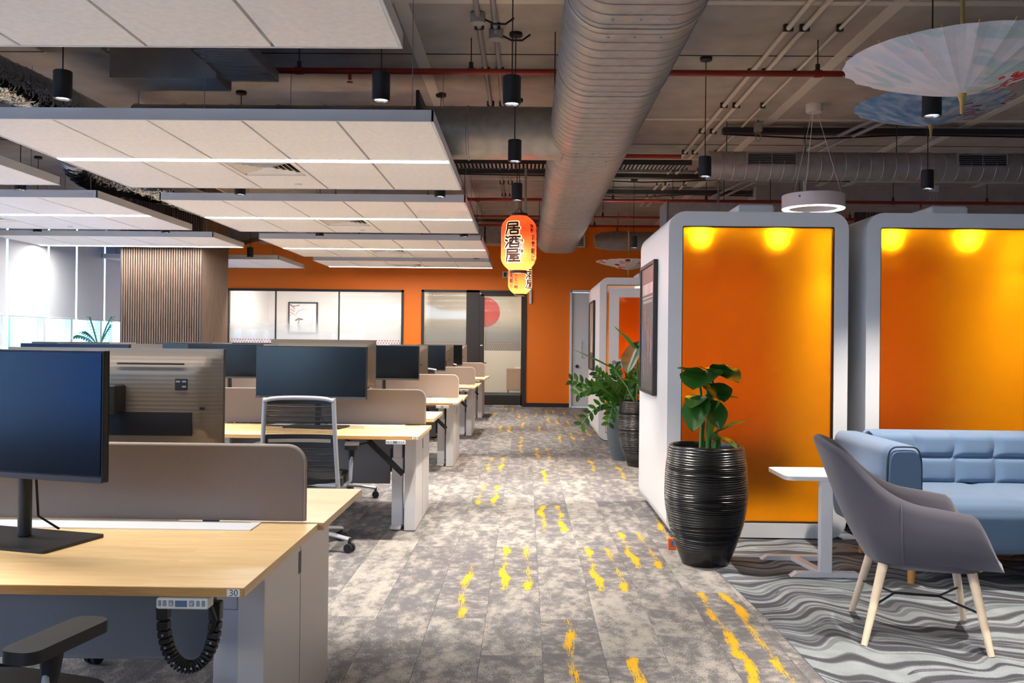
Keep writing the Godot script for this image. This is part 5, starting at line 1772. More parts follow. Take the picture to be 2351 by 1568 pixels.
func armchair() -> void:
	# faces +x in its own axes; origin on the floor under the seat
	var t := thing("armchair", "dark grey upholstered tub armchair on pale wooden legs", "armchair", Vector3(1.72, 0, -4.08), deg_to_rad(-14.0))
	# plan of the shell: from one arm front, round the back, to the other arm front
	var plan := func(s: float) -> Vector2:
		# s 0..1 ; returns (x forward, z side)
		var a := lerpf(-1.0, 1.0, s)
		var m := absf(a)
		var x: float
		var z: float
		if m < 0.42:
			var k := m / 0.42
			x = -0.25 + 0.05 * k * k
			z = k * 0.2
		elif m < 0.62:
			var k := (m - 0.42) / 0.2
			x = -0.2 + 0.16 * k * k * 0.6 + 0.05 * k
			z = 0.2 + 0.065 * sin(k * PI / 2)
		else:
			var k := (m - 0.62) / 0.38
			x = -0.054 + 0.335 * k
			z = 0.265 + 0.005 * k
		return Vector2(x, z * signf(a))
	var rim_y := func(s: float) -> float:
		var m := absf(s - 0.5) * 2.0
		if m < 0.3:
			return 0.86 - 0.03 * pow(m / 0.3, 2.0)
		if m < 0.66:
			var k := (m - 0.3) / 0.36
			return lerpf(0.83, 0.605, smoothstep(0, 1, k * 0.92 + 0.04))
		if m < 0.9:
			return lerpf(0.605, 0.575, (m - 0.66) / 0.24)
		return lerpf(0.575, 0.40, pow((m - 0.9) / 0.1, 1.3))
	var shell := func(s: float, v: float) -> Vector3:
		var p: Vector2 = plan.call(s)
		var y1: float = rim_y.call(s)
		var y0 := 0.34
		var m := absf(s - 0.5) * 2.0
		var back := 1.0 - smoothstep(0.25, 0.75, m)
		var out := p.normalized() if p.length() > 0.001 else Vector2(-1, 0)
		if m > 0.62:
			out = Vector2(0, signf(s - 0.5))
		var q := p
		if v < 0.42:
			var k := v / 0.42
			var y := lerpf(y0, y1 - 0.02, k)
			var lean: float = back * 0.17 * pow((y - y0) / 0.5, 1.1) + (1.0 - back) * 0.035 * sin(k * PI * 0.6) - 0.05 * pow(1.0 - k, 4.0)
			q = p + out * lean
			return Vector3(q.x + 0.035 * (1.0 - k) * smoothstep(0.8, 1.0, m), y, q.y)
		elif v < 0.58:
			var k := (v - 0.42) / 0.16
			var y := y1 - 0.02 + 0.022 * sin(k * PI)
			var lean0: float = back * 0.17 * pow((y1 - y0) / 0.5, 1.1) + (1.0 - back) * 0.033
			q = p + out * (lean0 - 0.055 * k)
			return Vector3(q.x, y, q.y)
		else:
			var k := (v - 0.58) / 0.42
			var y := lerpf(y1 - 0.02, 0.42, k)
			var lean1: float = back * 0.17 * pow(maxf(y - y0, 0.0) / 0.5, 1.1) + (1.0 - back) * 0.03 * (1.0 - k)
			q = p + out * (lean1 - 0.055 - 0.02 * sin(k * PI))
			return Vector3(q.x, y, q.y)
	part("shell", MB.new().grid(72, 34, shell).done(), M.armchair_fabric, t)
	# close the fronts of the arms
	for e in [0.0, 1.0]:
		var cap := MB.new()
		var pts := []
		for k in 35:
			pts.append(shell.call(e, k / 34.0))
		var c := Vector3.ZERO
		for p in pts:
			c += p / 35.0
		c.x += 0.012
		for k in 34:
			cap.tri(c, pts[k], pts[k + 1], Vector3.RIGHT, Vector3.RIGHT, Vector3.RIGHT)
		cap.tri(c, pts[34], pts[0], Vector3.RIGHT, Vector3.RIGHT, Vector3.RIGHT)
		part("arm_front", cap.done(), M.armchair_fabric, t)
	# side seams where back panel meets arm panels
	for s in [0.2, 0.8]:
		var pts := []
		for k in 12:
			pts.append(shell.call(s, k / 11.0 * 0.46))
		part("seam", MB.new().tube(pts, 0.004, 6).done(), mat("armchair_seam", c8(96, 94, 104), 0.9), t)
	# seat cushion and underside
	part("seat_cushion", MB.new().prism(round_rect(0.44, 0.42, 0.15, 8), 0.1, Transform3D(Basis(Vector3.RIGHT, -PI / 2), Vector3(0.075, 0.345, 0))).done(), M.armchair_fabric, t)
	part("underframe", MB.new().prism(round_rect(0.44, 0.46, 0.14, 6), 0.03, Transform3D(Basis(Vector3.RIGHT, -PI / 2), Vector3(0.05, 0.325, 0))).done(), M.armchair_fabric, t)
	var feet := []
	for q in [[-0.2, -0.2], [-0.2, 0.2], [0.2, -0.2], [0.2, 0.2]]:
		var a := Vector3(q[0] * 0.86 + 0.03, 0.335, q[1] * 0.9)
		var b := Vector3(q[0] * 1.22 + 0.02, 0.003, q[1] * 1.3)
		part("leg", R(a, b, 0.021, 0.0135, 16), M.pale_wood, t)
		feet.append(a.lerp(b, 0.52))
	part("cross_brace", MB.new().tube([feet[0], Vector3(-0.07, 0.17, 0), feet[1]], 0.005, 6).tube([feet[2], Vector3(0.11, 0.17, 0), feet[3]], 0.005, 6).rod(Vector3(-0.07, 0.17, 0), Vector3(0.11, 0.17, 0), 0.006).done(), M.black_satin, t)

# ------------------------------------------------------------ planters
func leaf(base: Vector3, tip: Vector3, width: float, droop: float, fold: float, up := Vector3.UP, round_ := 1.0) -> ArrayMesh:
	var d := tip - base
	var side := d.cross(up).normalized()
	var nrm := side.cross(d).normalized()
	var fn := func(u: float, v: float) -> Vector3:
		var c := base + d * u + Vector3(0, -droop * u * u, 0)
		var s := (v - 0.5) * 2.0
		var half := width * 0.5 * pow(sin(PI * pow(clampf(u, 0.001, 0.999), 0.8 * round_)), 0.75)
		return c + side * s * half + nrm * (absf(s) * fold * half + 0.02 * width * sin(u * 14.0) * absf(s))
	return MB.new().grid(12, 6, fn).done()

func pot(t: Node3D, h: float, rim: float, belly: float, foot: float, m: Material, ribs: bool) -> void:
	var prof := [Vector2(0.0005, 0.0), Vector2(foot, 0.0)]
	var n := 280 if ribs else 30
	for k in n + 1:
		var u := float(k) / n
		var r: float
		if u < 0.62:
			r = lerpf(foot, belly, sin(u / 0.62 * PI / 2))
		else:
			r = lerpf(belly, rim, pow((u - 0.62) / 0.38, 2.0))
		var g := 0.0
		if ribs and u > 0.05 and u < 0.985:
			g = 0.0028 * sin(u * 56.0 * TAU + 3.0 * sin(u * 23.0)) * smoothstep(0.04, 0.2, u)
		prof.append(Vector2(r + g, 0.004 + u * (h - 0.012)))
	prof.append(Vector2(rim - 0.008, h))
	prof.append(Vector2(rim - 0.022, h))
	prof.append(Vector2(rim - 0.028, h - 0.02))
	prof.append(Vector2(rim - 0.02, h - 0.12))
	part("vessel", MB.new().lathe(prof, 64, Transform3D.IDENTITY, 1.2, 0.0022 if ribs else 0.0).done(), m, t)
	part("soil", MB.new().lathe([Vector2(rim - 0.015, 0.0), Vector2(rim * 0.6, 0.012), Vector2(0.0005, 0.016)], 24, Transform3D(Basis.IDENTITY, Vector3(0, h - 0.09, 0))).done(), M.soil, t)

func paddle(t: Node3D, base: Vector3, top: Vector3, tip: Vector3, width: float, droop: float, m: Material) -> void:
	# one stalk with a broad leaf, as strelitzia and rubber plants have
	var mid := base.lerp(top, 0.5) + Vector3(0.01, 0.02, 0)
	part("stem", MB.new().tube([base, mid, top], 0.009, 8).done(), M.stem_green, t)
	part("leaf", leaf(top.lerp(tip, -0.15), top.lerp(tip, 1.12), width * 1.3, droop, 0.3), m, t)

func plants() -> void:
	# near planter
	var t := thing("potted_plant", "large black ribbed planter with broad green leaves, nearest", "plant", Vector3(1.055, 0, -5.33), 0.0, "planters beside the booths")
	pot(t, 0.685, 0.215, 0.237, 0.135, M.pot_black, true)
	var y := 0.62
	paddle(t, Vector3(-0.02, y, 0), Vector3(-0.05, 1.08, 0.02), Vector3(-0.17, 1.15, 0.06), 0.15, 0.03, M.leaf_dark)
	paddle(t, Vector3(0.0, y, 0.01), Vector3(-0.01, 1.1, 0.04), Vector3(-0.11, 1.02, 0.2), 0.19, 0.0, M.leaf_dark)
	paddle(t, Vector3(0.01, y, 0.0), Vector3(0.0, 1.12, 0.03), Vector3(0.12, 1.06, 0.19), 0.2, 0.0, M.leaf_dark)
	paddle(t, Vector3(0.02, y, -0.02), Vector3(0.03, 1.13, 0.0), Vector3(0.15, 1.12, 0.03), 0.17, 0.02, M.leaf_dark)
	paddle(t, Vector3(0.0, y, 0.0), Vector3(0.02, 1.03, 0.04), Vector3(0.06, 0.95, 0.15), 0.14, 0.0, M.leaf_dark)
	paddle(t, Vector3(-0.03, y, 0.0), Vector3(-0.03, 0.96, 0.02), Vector3(-0.11, 0.94, 0.11), 0.12, 0.04, M.leaf_dark)
	paddle(t, Vector3(0.0, y, 0.02), Vector3(0.0, 0.97, 0.05), Vector3(0.14, 0.965, 0.1), 0.09, 0.0, M.leaf_dark)
	paddle(t, Vector3(-0.04, y, 0.02), Vector3(-0.05, 0.95, 0.05), Vector3(-0.1, 0.79, 0.13), 0.13, 0.0, M.leaf_dark)
	paddle(t, Vector3(0.0, y, 0.02), Vector3(0.01, 0.93, 0.05), Vector3(0.04, 0.8, 0.14), 0.12, 0.0, M.leaf_dark)
	paddle(t, Vector3(0.03, y, 0.02), Vector3(0.03, 0.76, 0.04), Vector3(0.065, 0.95, 0.06), 0.065, 0.0, M.leaf_light)
	paddle(t, Vector3(0.05, y, 0.0), Vector3(0.05, 0.76, 0.04), Vector3(0.2, 0.83, 0.08), 0.085, 0.0, M.leaf_green)
	paddle(t, Vector3(0.05, y, 0.03), Vector3(0.06, 0.73, 0.06), Vector3(0.15, 0.70, 0.12), 0.075, 0.03, M.leaf_green)
	paddle(t, Vector3(0.03, y, 0.03), Vector3(0.04, 0.72, 0.07), Vector3(0.0, 0.73, 0.13), 0.06, 0.0, M.leaf_green)
	# black planter behind the booth corner
	t = thing("potted_plant", "black ribbed planter half hidden by the near booth, tall leaves", "plant", Vector3(1.21, 0, -9.55), 0.0, "planters beside the booths")
	pot(t, 0.68, 0.215, 0.24, 0.135, M.pot_black, true)
	paddle(t, Vector3(-0.05, y, 0), Vector3(-0.05, 1.18, 0.02), Vector3(-0.27, 1.42, 0.05), 0.12, 0.0, M.leaf_green)
	paddle(t, Vector3(0.0, y, 0), Vector3(-0.04, 1.26, 0.06), Vector3(-0.16, 0.98, 0.14), 0.22, 0.0, M.leaf_dark)
	paddle(t, Vector3(0.0, y, 0), Vector3(0.0, 1.2, 0.0), Vector3(0.16, 1.3, 0.05), 0.16, 0.03, M.leaf_dark)
	paddle(t, Vector3(-0.05, y, 0.05), Vector3(-0.28, 1.0, 0.02), Vector3(-0.66, 1.18, 0.04), 0.08, 0.0, M.leaf_green)
	paddle(t, Vector3(0.0, y, 0.05), Vector3(-0.05, 0.86, 0.1), Vector3(-0.2, 0.92, 0.16), 0.14, 0.03, M.leaf_green)
	# grey planter with arching zamioculcas
	t = thing("potted_plant", "tall grey planter with arching stems of small leaves", "plant", Vector3(1.08, 0, -10.05), 0.0, "planters beside the booths")
	pot(t, 0.6, 0.17, 0.185, 0.12, M.pot_grey, false)
	var r := RandomNumberGenerator.new()
	r.seed = 5
	var stems := [[-0.50, 0.72, 0.10, 0.35], [-0.46, 0.40, 0.12, 0.42], [-0.56, 0.86, -0.05, 0.16], [-0.30, 0.95, 0.05, 0.1], [-0.18, 0.42, 0.2, 0.4], [-0.10, 1.0, 0.05, 0.05], [0.12, 1.02, 0.1, 0.05], [-0.36, 0.8, 0.22, 0.2], [-0.2, 0.85, 0.25, 0.1], [0.05, 0.9, 0.25, 0.1], [0.2, 0.9, 0.12, 0.12]]
	for s in stems:
		var a := Vector3(r.randf_range(-0.06, 0.06), 0.52, r.randf_range(-0.05, 0.05))
		var e := Vector3(s[0], s[1], s[2])
		var m := a.lerp(e, 0.5) + Vector3(0, s[3] * 0.75, 0)
		var pts := []
		for k in 11:
			var u := k / 10.0
			pts.append(a.lerp(m, u).lerp(m.lerp(e, u), u))
		part("stem", MB.new().tube(pts, 0.007, 6).done(), M.stem_green, t)
		for k in range(3, 11):
			var p: Vector3 = pts[k]
			var d: Vector3 = (pts[k] - pts[k - 1]).normalized()
			var side := d.cross(Vector3(0.2, 0.3, 1).normalized()).normalized()
			for sg in [-1.0, 1.0]:
				var tip: Vector3 = p + (d * 0.06 + side * sg * 0.075 + Vector3(0, r.randf_range(-0.01, 0.02), r.randf_range(-0.02, 0.03)))
				part("leaflet", leaf(p, tip, 0.046, 0.0, 0.25, Vector3(0.2, 0.4, 1).normalized(), 1.2), M.leaf_green if r.randf() < 0.7 else M.leaf_dark, t)
	# palm by the window
	t = thing("potted_palm", "small palm by the window left of the slatted column", "plant", Vector3(-6.72, 0, -14.3))
	pot(t, 0.5, 0.16, 0.18, 0.12, M.pot_grey, false)
	part("trunk", MB.new().tube([Vector3(0, 0.45, 0), Vector3(0.01, 0.8, 0), Vector3(0.0, 1.2, 0)], 0.014, 8).done(), M.stem_green, t)
	for q in [[-0.36, 1.32, 0.0, 0.12], [0.2, 1.62, 0.0, 0.1], [0.22, 1.48, 0.08, 0.06], [-0.1, 1.6, 0.1, 0.05], [-0.14, 1.38, 0.18, 0.1], [0.18, 1.2, 0.12, 0.08]]:
		var a := Vector3(0, 1.1, 0)
		var e := Vector3(q[0], q[1], q[2])
		var m := a.lerp(e, 0.45) + Vector3(0, q[3], 0)
		var pts := []
		for k in 11:
			var u := k / 10.0
			pts.append(a.lerp(m, u).lerp(m.lerp(e, u), u))
		part("frond_stem", MB.new().tube(pts, 0.011, 6).done(), M.leaf_teal, t)
		for k in range(4, 11):
			var p: Vector3 = pts[k]
			var d: Vector3 = (pts[k] - pts[k - 1]).normalized()
			for sg in [-1.0, 1.0]:
				part("leaflet", leaf(p, p + d * 0.07 + Vector3(0, -0.045, sg * 0.06), 0.045, 0.03, 0.2), M.leaf_teal, t)

# ------------------------------------------------------------ pendant downlights
func make_pendant() -> Node3D:
	# origin at the centre of the lower rim
	var t := thing("pendant_downlight", "", "lamp")
	var r := 0.052
	part("cylinder", MB.new().lathe([Vector2(0.0005, 0.165), Vector2(r - 0.004, 0.165), Vector2(r, 0.161), Vector2(r, 0.002), Vector2(r - 0.002, 0.0), Vector2(r - 0.007, 0.0), Vector2(r - 0.01, 0.012)], 28).done(), M.black_satin, t)
	part("reflector", MB.new().lathe([Vector2(r - 0.01, 0.0), Vector2(r - 0.012, 0.01), Vector2(r - 0.016, 0.012)], 28).done(), M.chrome, t)
	part("lens", MB.new().lathe([Vector2(0.0005, 0.009), Vector2(r - 0.014, 0.011)], 24).done(), M.led_white, t)
	part("cord", R(Vector3(0, 0.165, 0), Vector3(0, CEIL - 2.66, 0), 0.004, -1.0, 6), M.black_satin, t)
	part("canopy", MB.new().lathe([Vector2(0.0005, -0.03), Vector2(0.045, -0.03), Vector2(0.05, -0.026), Vector2(0.05, 0.0)], 20, Transform3D(Basis.IDENTITY, Vector3(0, CEIL - 2.66, 0))).done(), M.black_satin, t)
	return t

func lamps() -> void:
	var src := make_pendant()
	var spots := [
		[-2.72, 5.30, "above the near desks, far left"], [-0.854, 5.29, "between the first two white panels"], [-0.096, 5.35, "nearest over the aisle"],
		[-0.10, 7.03, "second over the aisle"], [-0.10, 8.93, "third over the aisle, above the lantern"], [-4.78, 8.55, "left, above the panel cut by the picture edge"],
		[-2.75, 8.72, "between second and third panels, left"], [-0.837, 8.755, "between second and third panels, right"], [-6.42, 11.9, "near the window blinds"], [-4.71, 11.85, "in front of the slatted column"],
		[-4.62, 15.22, "right behind the slatted column"], [-2.75, 12.1, "between third and fourth panels, left"], [-0.826, 12.0, "between third and fourth panels, right"], [-2.92, 16.3, "left before the orange wall"],
		[1.47, 7.6, "above the near booth beside the spiral duct"], [3.52, 8.1, "above the booth behind the sofa"], [2.28, 5.2, "in front of the pale blue umbrella"], [1.54, 13.2, "above the far booth"], [-0.83, 15.2, "at the last panel before orange wall"], [1.3, 2.6, "over the aisle behind the picture edge"], [-2.2, 1.6, "over the nearest desk, out of view"], [2.2, 3.2, "over the armchair, out of view"]]
	for i in spots.size():
		var q: Array = spots[i]
		var at := Vector3(q[0], 2.57 if q[0] == 2.28 else 2.66, -q[1])
		var o := src
		if i == 0:
			src.position = at
			tag(src, "black cylinder pendant downlight, " + q[2], "lamp", "black pendant downlights")
		else:
			o = copy(src, at, 0.0, "black cylinder pendant downlight, " + q[2], "black pendant downlights")
	for c in get_children():
		if c is Node3D and str(c.name).begins_with("pendant_downlight"):
			spot(c, Vector3(0, -0.004, 0), SPOT, WARM, 36.0, 0.035)
	# ring lamps over the booths
	var t := thing("ring_lamp", "white glowing ring pendant lamp above the near booth", "lamp", Vector3(2.82, 2.62, -9.06), 0.0, "white ring pendant lamps")
	part("ring_body", MB.new().lathe([Vector2(0.30, 0.0), Vector2(0.30, 0.13), Vector2(0.29, 0.135), Vector2(0.235, 0.135), Vector2(0.23, 0.13), Vector2(0.23, 0.0)], 64).done(), M.white_gloss, t)
	part("light_ring", MB.new().lathe([Vector2(0.298, 0.001), Vector2(0.294, -0.006), Vector2(0.236, -0.006), Vector2(0.232, 0.001)], 64).done(), M.led_ring, t)
	part("ceiling_canopy", MB.new().lathe([Vector2(0.0005, -0.08), Vector2(0.075, -0.08), Vector2(0.08, -0.07), Vector2(0.08, 0.0)], 24, Transform3D(Basis.IDENTITY, Vector3(0, CEIL - 2.62, 0))).done(), M.white_gloss, t)
	for k in 3:
		var a := TAU * k / 3.0 + 0.5
		part("suspension_wire", R(Vector3(cos(a) * 0.265, 0.13, sin(a) * 0.265), Vector3(cos(a) * 0.03, CEIL - 2.62 - 0.08, sin(a) * 0.03), 0.003, -1.0, 5), M.white_gloss, t)
	part("ring_badge", MB.new().rod(Vector3(-0.2, 0.09, 0.225), Vector3(-0.2, 0.09, 0.23), 0.012, -1.0, 12).done(), M.grey_metal, t)
	copy(t, Vector3(6.0, 2.62, -13.6), 0.6, "white ring pendant lamp farther back, its canopy beside a downlight")
	for o in [t, get_node("ring_lamp_001")]:
		area(o, Vector3(0, -0.01, 0), Vector2(0.46, 0.46), 0.7, COOL)

# ------------------------------------------------------------ paper lanterns
func glyphs() -> Dictionary:
	# strokes on a ten by ten square, x right and y down
	return {
		"居": [[2, 1, 8.4, 1], [8.4, 1, 8.4, 3.3], [2, 3.3, 8.4, 3.3], [2, 1, 2, 6, 0.8, 9.6], [3.2, 5.2, 9.4, 5.2], [6.2, 3.8, 6.2, 7], [4, 7, 8.6, 7, 8.6, 9.4, 4, 9.4, 4, 7]],
		"酒": [[0.8, 1.2, 2.2, 2.1], [0.5, 3.8, 1.9, 4.6], [0.7, 9.2, 2.6, 6.2], [3.2, 1.5, 9.8, 1.5], [3.8, 3.6, 9.2, 3.6, 9.2, 9.3, 3.8, 9.3, 3.8, 3.6], [5.6, 1.5, 5.4, 4.6, 4.8, 6], [7.4, 1.5, 7.4, 5.3, 8.6, 5.4], [3.8, 7.2, 9.2, 7.2]],
		"屋": [[2, 1, 8.4, 1], [8.4, 1, 8.4, 3], [2, 3, 8.4, 3], [2, 1, 2, 6, 0.8, 9.6], [3.2, 4.6, 9.4, 4.6], [5.8, 4.6, 4.2, 6.2, 8.2, 6], [7.2, 5.3, 8.8, 6.6], [3.6, 7.7, 9, 7.7], [6.3, 6.4, 6.3, 9.4], [2.6, 9.5, 9.8, 9.5]],
		"お": [[1.5, 3, 6, 2.8], [3.6, 1, 3.6, 8.5, 2.2, 8.6, 1.5, 7.4, 3.4, 5.6, 6.8, 5, 8, 6.6, 7.2, 8.4, 5.6, 8.8], [7.2, 2, 9, 3.6]],
		"気": [[3, 1, 1.2, 3.4], [2.6, 2, 8.6, 2], [2.8, 3.4, 7.8, 3.4], [1.6, 4.9, 7.6, 4.9, 7.8, 8, 9.4, 9.4, 9.4, 8], [5.6, 5.8, 2, 9.2], [2.4, 6.4, 5.6, 9]],
		"軽": [[0.8, 2, 4.6, 2], [1, 3.2, 4.4, 3.2, 4.4, 6.4, 1, 6.4, 1, 3.2], [1, 4.8, 4.4, 4.8], [0.5, 7.8, 4.9, 7.8], [2.7, 1, 2.7, 9.6], [5.6, 1.6, 9, 1.6, 5.4, 5], [6, 2.4, 9.4, 5], [5.8, 6.6, 9.2, 6.6], [7.5, 5.2, 7.5, 9.2], [5.2, 9.2, 9.8, 9.2]],
		"に": [[2, 1.5, 1.6, 6, 2.2, 9], [4.6, 3, 8.6, 2.8], [4.8, 6.4, 5, 8.2, 9, 8.2]],
		"ち": [[1.4, 3, 8, 2.6], [4.2, 1, 2.8, 6, 6, 4.8, 8.2, 6, 7.4, 8.4, 4, 9.2]],
		"ょ": [[5.4, 2.6, 5.4, 8, 4, 8.8, 2.8, 7.6, 5, 7, 7.8, 8.6], [5.4, 4.6, 7.6, 4.4]],
		"っ": [[2, 5, 6, 4, 7.6, 5.8, 6.4, 7.8, 4, 8.6]],
		"と": [[3, 1.2, 3.8, 4.6], [8, 3, 2.6, 6, 3, 8.6, 8.4, 8.8]],
		"一": [[1, 5, 9, 5]],
		"杯": [[0.6, 3, 4.8, 3], [2.7, 1, 2.7, 9.6], [2.7, 3.4, 0.6, 7], [2.7, 3.6, 4.6, 6.4], [5.2, 1.8, 9.8, 1.8], [8, 1.8, 5.2, 6], [7.4, 4, 7.4, 9.6], [7.8, 4.6, 9.6, 6.4]],
		"味": [[0.6, 3, 3.4, 3, 3.4, 7, 0.6, 7, 0.6, 3], [4.6, 3, 9.4, 3], [4.2, 5.2, 9.8, 5.2], [7, 1, 7, 9.6], [7, 5.4, 4.4, 8.6], [7, 5.4, 9.8, 8.6]],
		"自": [[5, 0.6, 4.2, 2], [2.6, 2.2, 7.6, 2.2, 7.6, 9.4, 2.6, 9.4, 2.6, 2.2], [2.6, 4.6, 7.6, 4.6], [2.6, 7, 7.6, 7]],
		"慢": [[2, 1, 2, 9.6], [0.8, 3, 0.8, 5], [3.2, 2.6, 3.4, 4], [5, 1, 8.8, 1, 8.8, 3.4, 5, 3.4, 5, 1], [4.4, 4.4, 9.6, 4.4, 9.6, 6, 4.4, 6, 4.4, 4.4], [5, 7, 8.6, 7, 4.6, 9.6], [5.4, 7.4, 9.6, 9.6]],
		"焼": [[1.6, 1, 1.8, 6, 0.6, 9.4], [0.6, 3, 0.9, 4.6], [3.2, 2.6, 2.8, 4], [1.8, 6, 3.4, 8.6], [4.6, 2.4, 9.4, 2.4], [7, 1, 7, 3.6], [4.4, 4.4, 9.8, 4.4], [6, 3.2, 6, 5.4], [8.2, 3.2, 8.2, 5.4], [4.4, 6.2, 9.6, 6.2], [6.2, 6.2, 6, 8.2, 4.4, 9.6], [7.8, 6.2, 7.8, 9.2, 9.6, 9.2]],
		"酎": [[0.6, 1.5, 5.4, 1.5], [1, 3.4, 5, 3.4, 5, 9.2, 1, 9.2, 1, 3.4], [2.4, 1.5, 2.2, 5], [3.8, 1.5, 3.8, 5.4], [1, 7, 5, 7], [5.8, 3.4, 9.8, 3.4], [8.2, 1, 8.2, 9, 7.2, 8.6], [6.4, 5, 7, 6.6]],
	}

func write_column(im: Image, g: Dictionary, s: String, x: float, y: float, size: float, w: float, halo: Color, ink: Color, wide := 1.0) -> void:
	for pass_ in 2:
		for i in s.length():
			for stroke in g.get(s[i], []):
				var pts := []
				for k in range(0, stroke.size(), 2):
					pts.append(Vector2(x + stroke[k] * size * wide / 10.0, y + i * size * 1.02 + stroke[k + 1] * size / 10.0))
				brush(im, pts, w + (w * 0.9 if pass_ == 0 else 0.0), halo if pass_ == 0 else ink)

func lanterns() -> void:
	var g := glyphs()
	var red := c8(242, 78, 44)
	var ink := c8(22, 16, 20)
	var halo := c8(250, 214, 200)
	# print runs round the whole lantern: 1024 wide is one turn; 0.5 faces the aisle's near end
	var im := Image.create(1024, 512, false, Image.FORMAT_RGB8)
	im.fill(red)
	for k in 8:
		im.fill_rect(Rect2i(k * 128 + 120, 0, 3, 512), c8(226, 74, 34))
	for q in [0, 512]:
		for xx in [-1024.0, 0.0, 1024.0]:
			write_column(im, g, "居酒屋", 368.0 - q + xx, 66, 122, 19, halo, ink, 1.3)
			write_column(im, g, "味自慢", 512.0 - q + xx, 222, 46, 6, halo, ink)
			write_column(im, g, "お気軽に", 640.0 - q + xx, 176, 62, 9, red, ink)
			write_column(im, g, "焼酎", 628.0 - q + xx, 84, 40, 6, red, ink)
			write_column(im, g, "ちょっと一杯", 720.0 - q + xx, 120, 54, 8, red, ink)
	var lm := mat("lantern_paper", Color(1, 1, 1), 0.8)
	lm.albedo_texture = tex(im)
	lm.backlight_enabled = true
	lm.backlight = Color(1, 1, 1)
	var t := thing("paper_lantern", "glowing red paper lantern with large black characters, nearer one", "lantern", Vector3(-0.082, 2.285, -9.35), 0.0, "red paper lanterns over the aisle")
	var R0 := 0.18
	var prof := func(v: float) -> float:
		var s := absf(v - 0.5) * 2.0
		return lerpf(R0, 0.085, pow(clampf((s - 0.5) / 0.5, 0, 1), 2.2))
	var body := func(u: float, v: float) -> Vector3:
		var a := u * TAU
		var rr: float = prof.call(v) * (1.0 + 0.012 * sin(v * 46.0 * TAU)) * (1.0 - 0.008 * absf(sin(a * 4.0)))
		# u 0.5 looks to +z, the camera's side
		return Vector3(-sin(a) * rr, (0.5 - v) * 0.56, -cos(a) * rr)
	part("paper_shade", MB.new().grid(64, 184, body).done(), lm, t)
	part("top_rim", MB.new().rod(Vector3(0, 0.275, 0), Vector3(0, 0.305, 0), 0.088, -1.0, 28).done(), M.black_satin, t)
	part("bottom_rim", MB.new().lathe([Vector2(0.088, -0.275), Vector2(0.088, -0.305), Vector2(0.07, -0.305), Vector2(0.07, -0.275)], 28).done(), M.black_satin, t)
	part("hanger", MB.new().tube([Vector3(0.06, 0.3, 0), Vector3(0, 0.36, 0), Vector3(-0.06, 0.3, 0)], 0.004, 6).rod(Vector3(0, 0.36, 0), Vector3(0, CEIL - 2.285, 0), 0.004, -1.0, 6).done(), M.black_satin, t)
	var bulb := MB.new().lathe([Vector2(0.0005, -0.045), Vector2(0.03, -0.03), Vector2(0.036, 0.0), Vector2(0.02, 0.04), Vector2(0.014, 0.06)], 16).done()
	part("bulb", bulb, emit("bulb_glow", Color(1.0, 0.86, 0.66), 6.0), t, Vector3(0, -0.19, 0))
	part("bulb_cord", R(Vector3(0, -0.13, 0), Vector3(0, 0.29, 0), 0.004, -1.0, 6), M.black_satin, t)
	var t2 := copy(t, Vector3(-0.095, 2.285, -13.75), 1.35, "glowing red paper lantern behind and below the nearer one")
	for o in [t, t2]:
		omni(o, Vector3(0, -0.19, 0), 0.7, Color(1.0, 0.86, 0.66), 0.03)

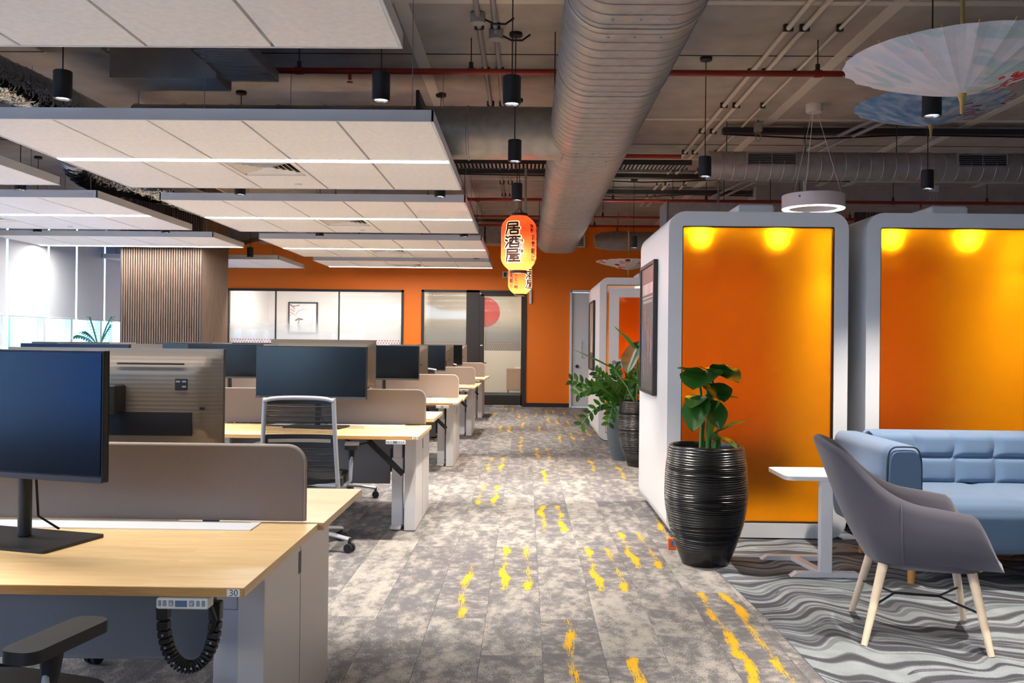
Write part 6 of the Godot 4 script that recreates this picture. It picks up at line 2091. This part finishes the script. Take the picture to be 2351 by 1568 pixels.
# ------------------------------------------------------------ painted umbrellas hanging upside down
func umbrella(label: String, at: Vector3, R0: float, depth: float, tilt: Vector3, kind: int) -> void:
	var t := thing("hanging_umbrella", label, "umbrella", at, 0.0, "painted umbrellas hung under the ceiling")
	t.rotation = tilt
	var im := Image.create(512, 512, false, Image.FORMAT_RGB8)
	var nz := noise(0.012, 300 + kind, 3)
	var r := RandomNumberGenerator.new()
	r.seed = 400 + kind
	for y in 512:
		for x in 512:
			var n := nz.get_noise_2d(x, y * 1.6)
			var c := c8(226, 222, 230)
			if kind == 1:
				c = c8(244, 238, 240).lerp(c8(226, 230, 240), clampf(0.5 + n, 0, 1))
				var m := nz.get_noise_2d(x * 0.35 + 700.0, y * 0.9)
				if m > 0.16:
					c = c.lerp(c8(164, 206, 206), clampf((m - 0.16) * 5.0, 0, 0.45))
			elif kind == 2:
				c = c8(230, 234, 240).lerp(c8(126, 172, 212), clampf(0.45 + n * 1.0 - (x - 200) / 600.0, 0, 1))
			else:
				c = c8(238, 232, 226)
			im.set_pixel(x, y, c)
	if kind == 1:
		for k in 170:
			var a := r.randf_range(-0.5, 1.1)
			var q := Vector2(256, 256) + Vector2(cos(a), sin(a)) * r.randf_range(80, 235)
			blob(im, q, r.randf_range(3, 10), [c8(222, 62, 48), c8(236, 104, 96), c8(150, 122, 180), c8(206, 40, 36)][k % 4])
		for k in 5:
			var a := -0.5 + k * 0.3
			brush(im, [Vector2(300, 256 + k * 6), Vector2(256, 256) + Vector2(cos(a), sin(a)) * 240], 2.0, c8(70, 56, 60))
	elif kind == 2:
		for k in 60:
			var q := Vector2(r.randf_range(290, 500), r.randf_range(150, 400))
			brush(im, [q, q + Vector2(r.randf_range(15, 50), r.randf_range(-16, 10))], r.randf_range(3, 8), [c8(206, 70, 80), c8(110, 110, 170), c8(196, 140, 170)][k % 3])
	else:
		for k in 60:
			var q := Vector2(r.randf_range(20, 492), r.randf_range(20, 492))
			blob(im, q, r.randf_range(8, 26), [c8(206, 60, 72), c8(214, 120, 168), c8(150, 176, 74), c8(232, 170, 150), c8(120, 30, 50)][k % 5])
	var um := mat("umbrella_silk_%d" % kind, Color(1, 1, 1), 0.8)
	um.albedo_texture = tex(im)
	um.backlight_enabled = true
	um.backlight = Color(0.6, 0.6, 0.62)
	# canopy: 24 panels, slightly scalloped rim; apex points down
	var ribs := 24
	var mb := MB.new()
	for k in ribs:
		var a0 := TAU * k / ribs
		var a1 := TAU * (k + 1) / ribs
		var pan := func(u: float, v: float) -> Vector3:
			var p0 := Vector3(cos(a0), 0, sin(a0))
			var p1 := Vector3(cos(a1), 0, sin(a1))
			var rr := R0 * v
			var p := p0.lerp(p1, u) * rr
			var y := depth * pow(v, 1.35)
			var sag := sin(u * PI) * v
			return Vector3(p.x * (1.0 - 0.012 * sag * v), y + 0.006 * sag, p.z * (1.0 - 0.012 * sag * v))
		# planar UV from above
		var nu := 3
		var nv := 10
		for i in nu:
			for j in nv:
				var q := []
				var uv := []
				for e in [[0, 0], [1, 0], [1, 1], [0, 1]]:
					var p: Vector3 = pan.call(float(i + e[0]) / nu, maxf(float(j + e[1]) / nv, 0.02))
					q.append(p)
					uv.append(Vector2(0.5 + p.x / R0 * 0.5, 0.5 + p.z / R0 * 0.5))
				var n: Vector3 = (q[1] - q[0]).cross(q[3] - q[0]).normalized()
				mb.quad(q[0], q[1], q[2], q[3], n, n, n, n, uv[0], uv[1], uv[2], uv[3])
	part("canopy", mb.done(), um, t)
	var bam := mat("bamboo", c8(206, 164, 82), 0.5)
	for k in ribs:
		var a := TAU * k / ribs
		var d := Vector3(cos(a), 0, sin(a))
		var pts := []
		for j in 7:
			var v := maxf(j / 6.0, 0.03)
			pts.append(d * R0 * v + Vector3(0, depth * pow(v, 1.35) + 0.005, 0))
		pts.append(d * (R0 + 0.012) + Vector3(0, depth + 0.012, 0))
		part("rib", MB.new().tube(pts, 0.0028, 5).done(), bam, t)
	part("ferrule", MB.new().lathe([Vector2(0.0005, -0.095), Vector2(0.008, -0.095), Vector2(0.01, -0.04), Vector2(0.022, 0.0), Vector2(0.024, 0.012), Vector2(0.0005, 0.015)], 16).done(), bam, t)
	part("pole", R(Vector3(0, 0, 0), Vector3(0, 0.62, 0), 0.011, -1.0, 10), bam, t)
	part("hanging_string", R(Vector3(0, 0.6, 0), Vector3(0, CEIL - at.y, 0), 0.0025, -1.0, 5), M.wire, t)

func umbrellas() -> void:
	umbrella("large white silk umbrella with red blossom, hanging upside down at top right", Vector3(2.10, 2.49, -4.46), 0.55, 0.165, Vector3(0, 0.2, 0), 1)
	umbrella("blue and white painted umbrella behind the large white one", Vector3(3.02, 2.93, -6.9), 0.55, 0.15, Vector3(0, 0, 0), 2)
	umbrella("floral painted umbrella hanging above the far booth", Vector3(1.62, 2.45, -14.55), 0.52, 0.13, Vector3(0, 0, 0), 3)
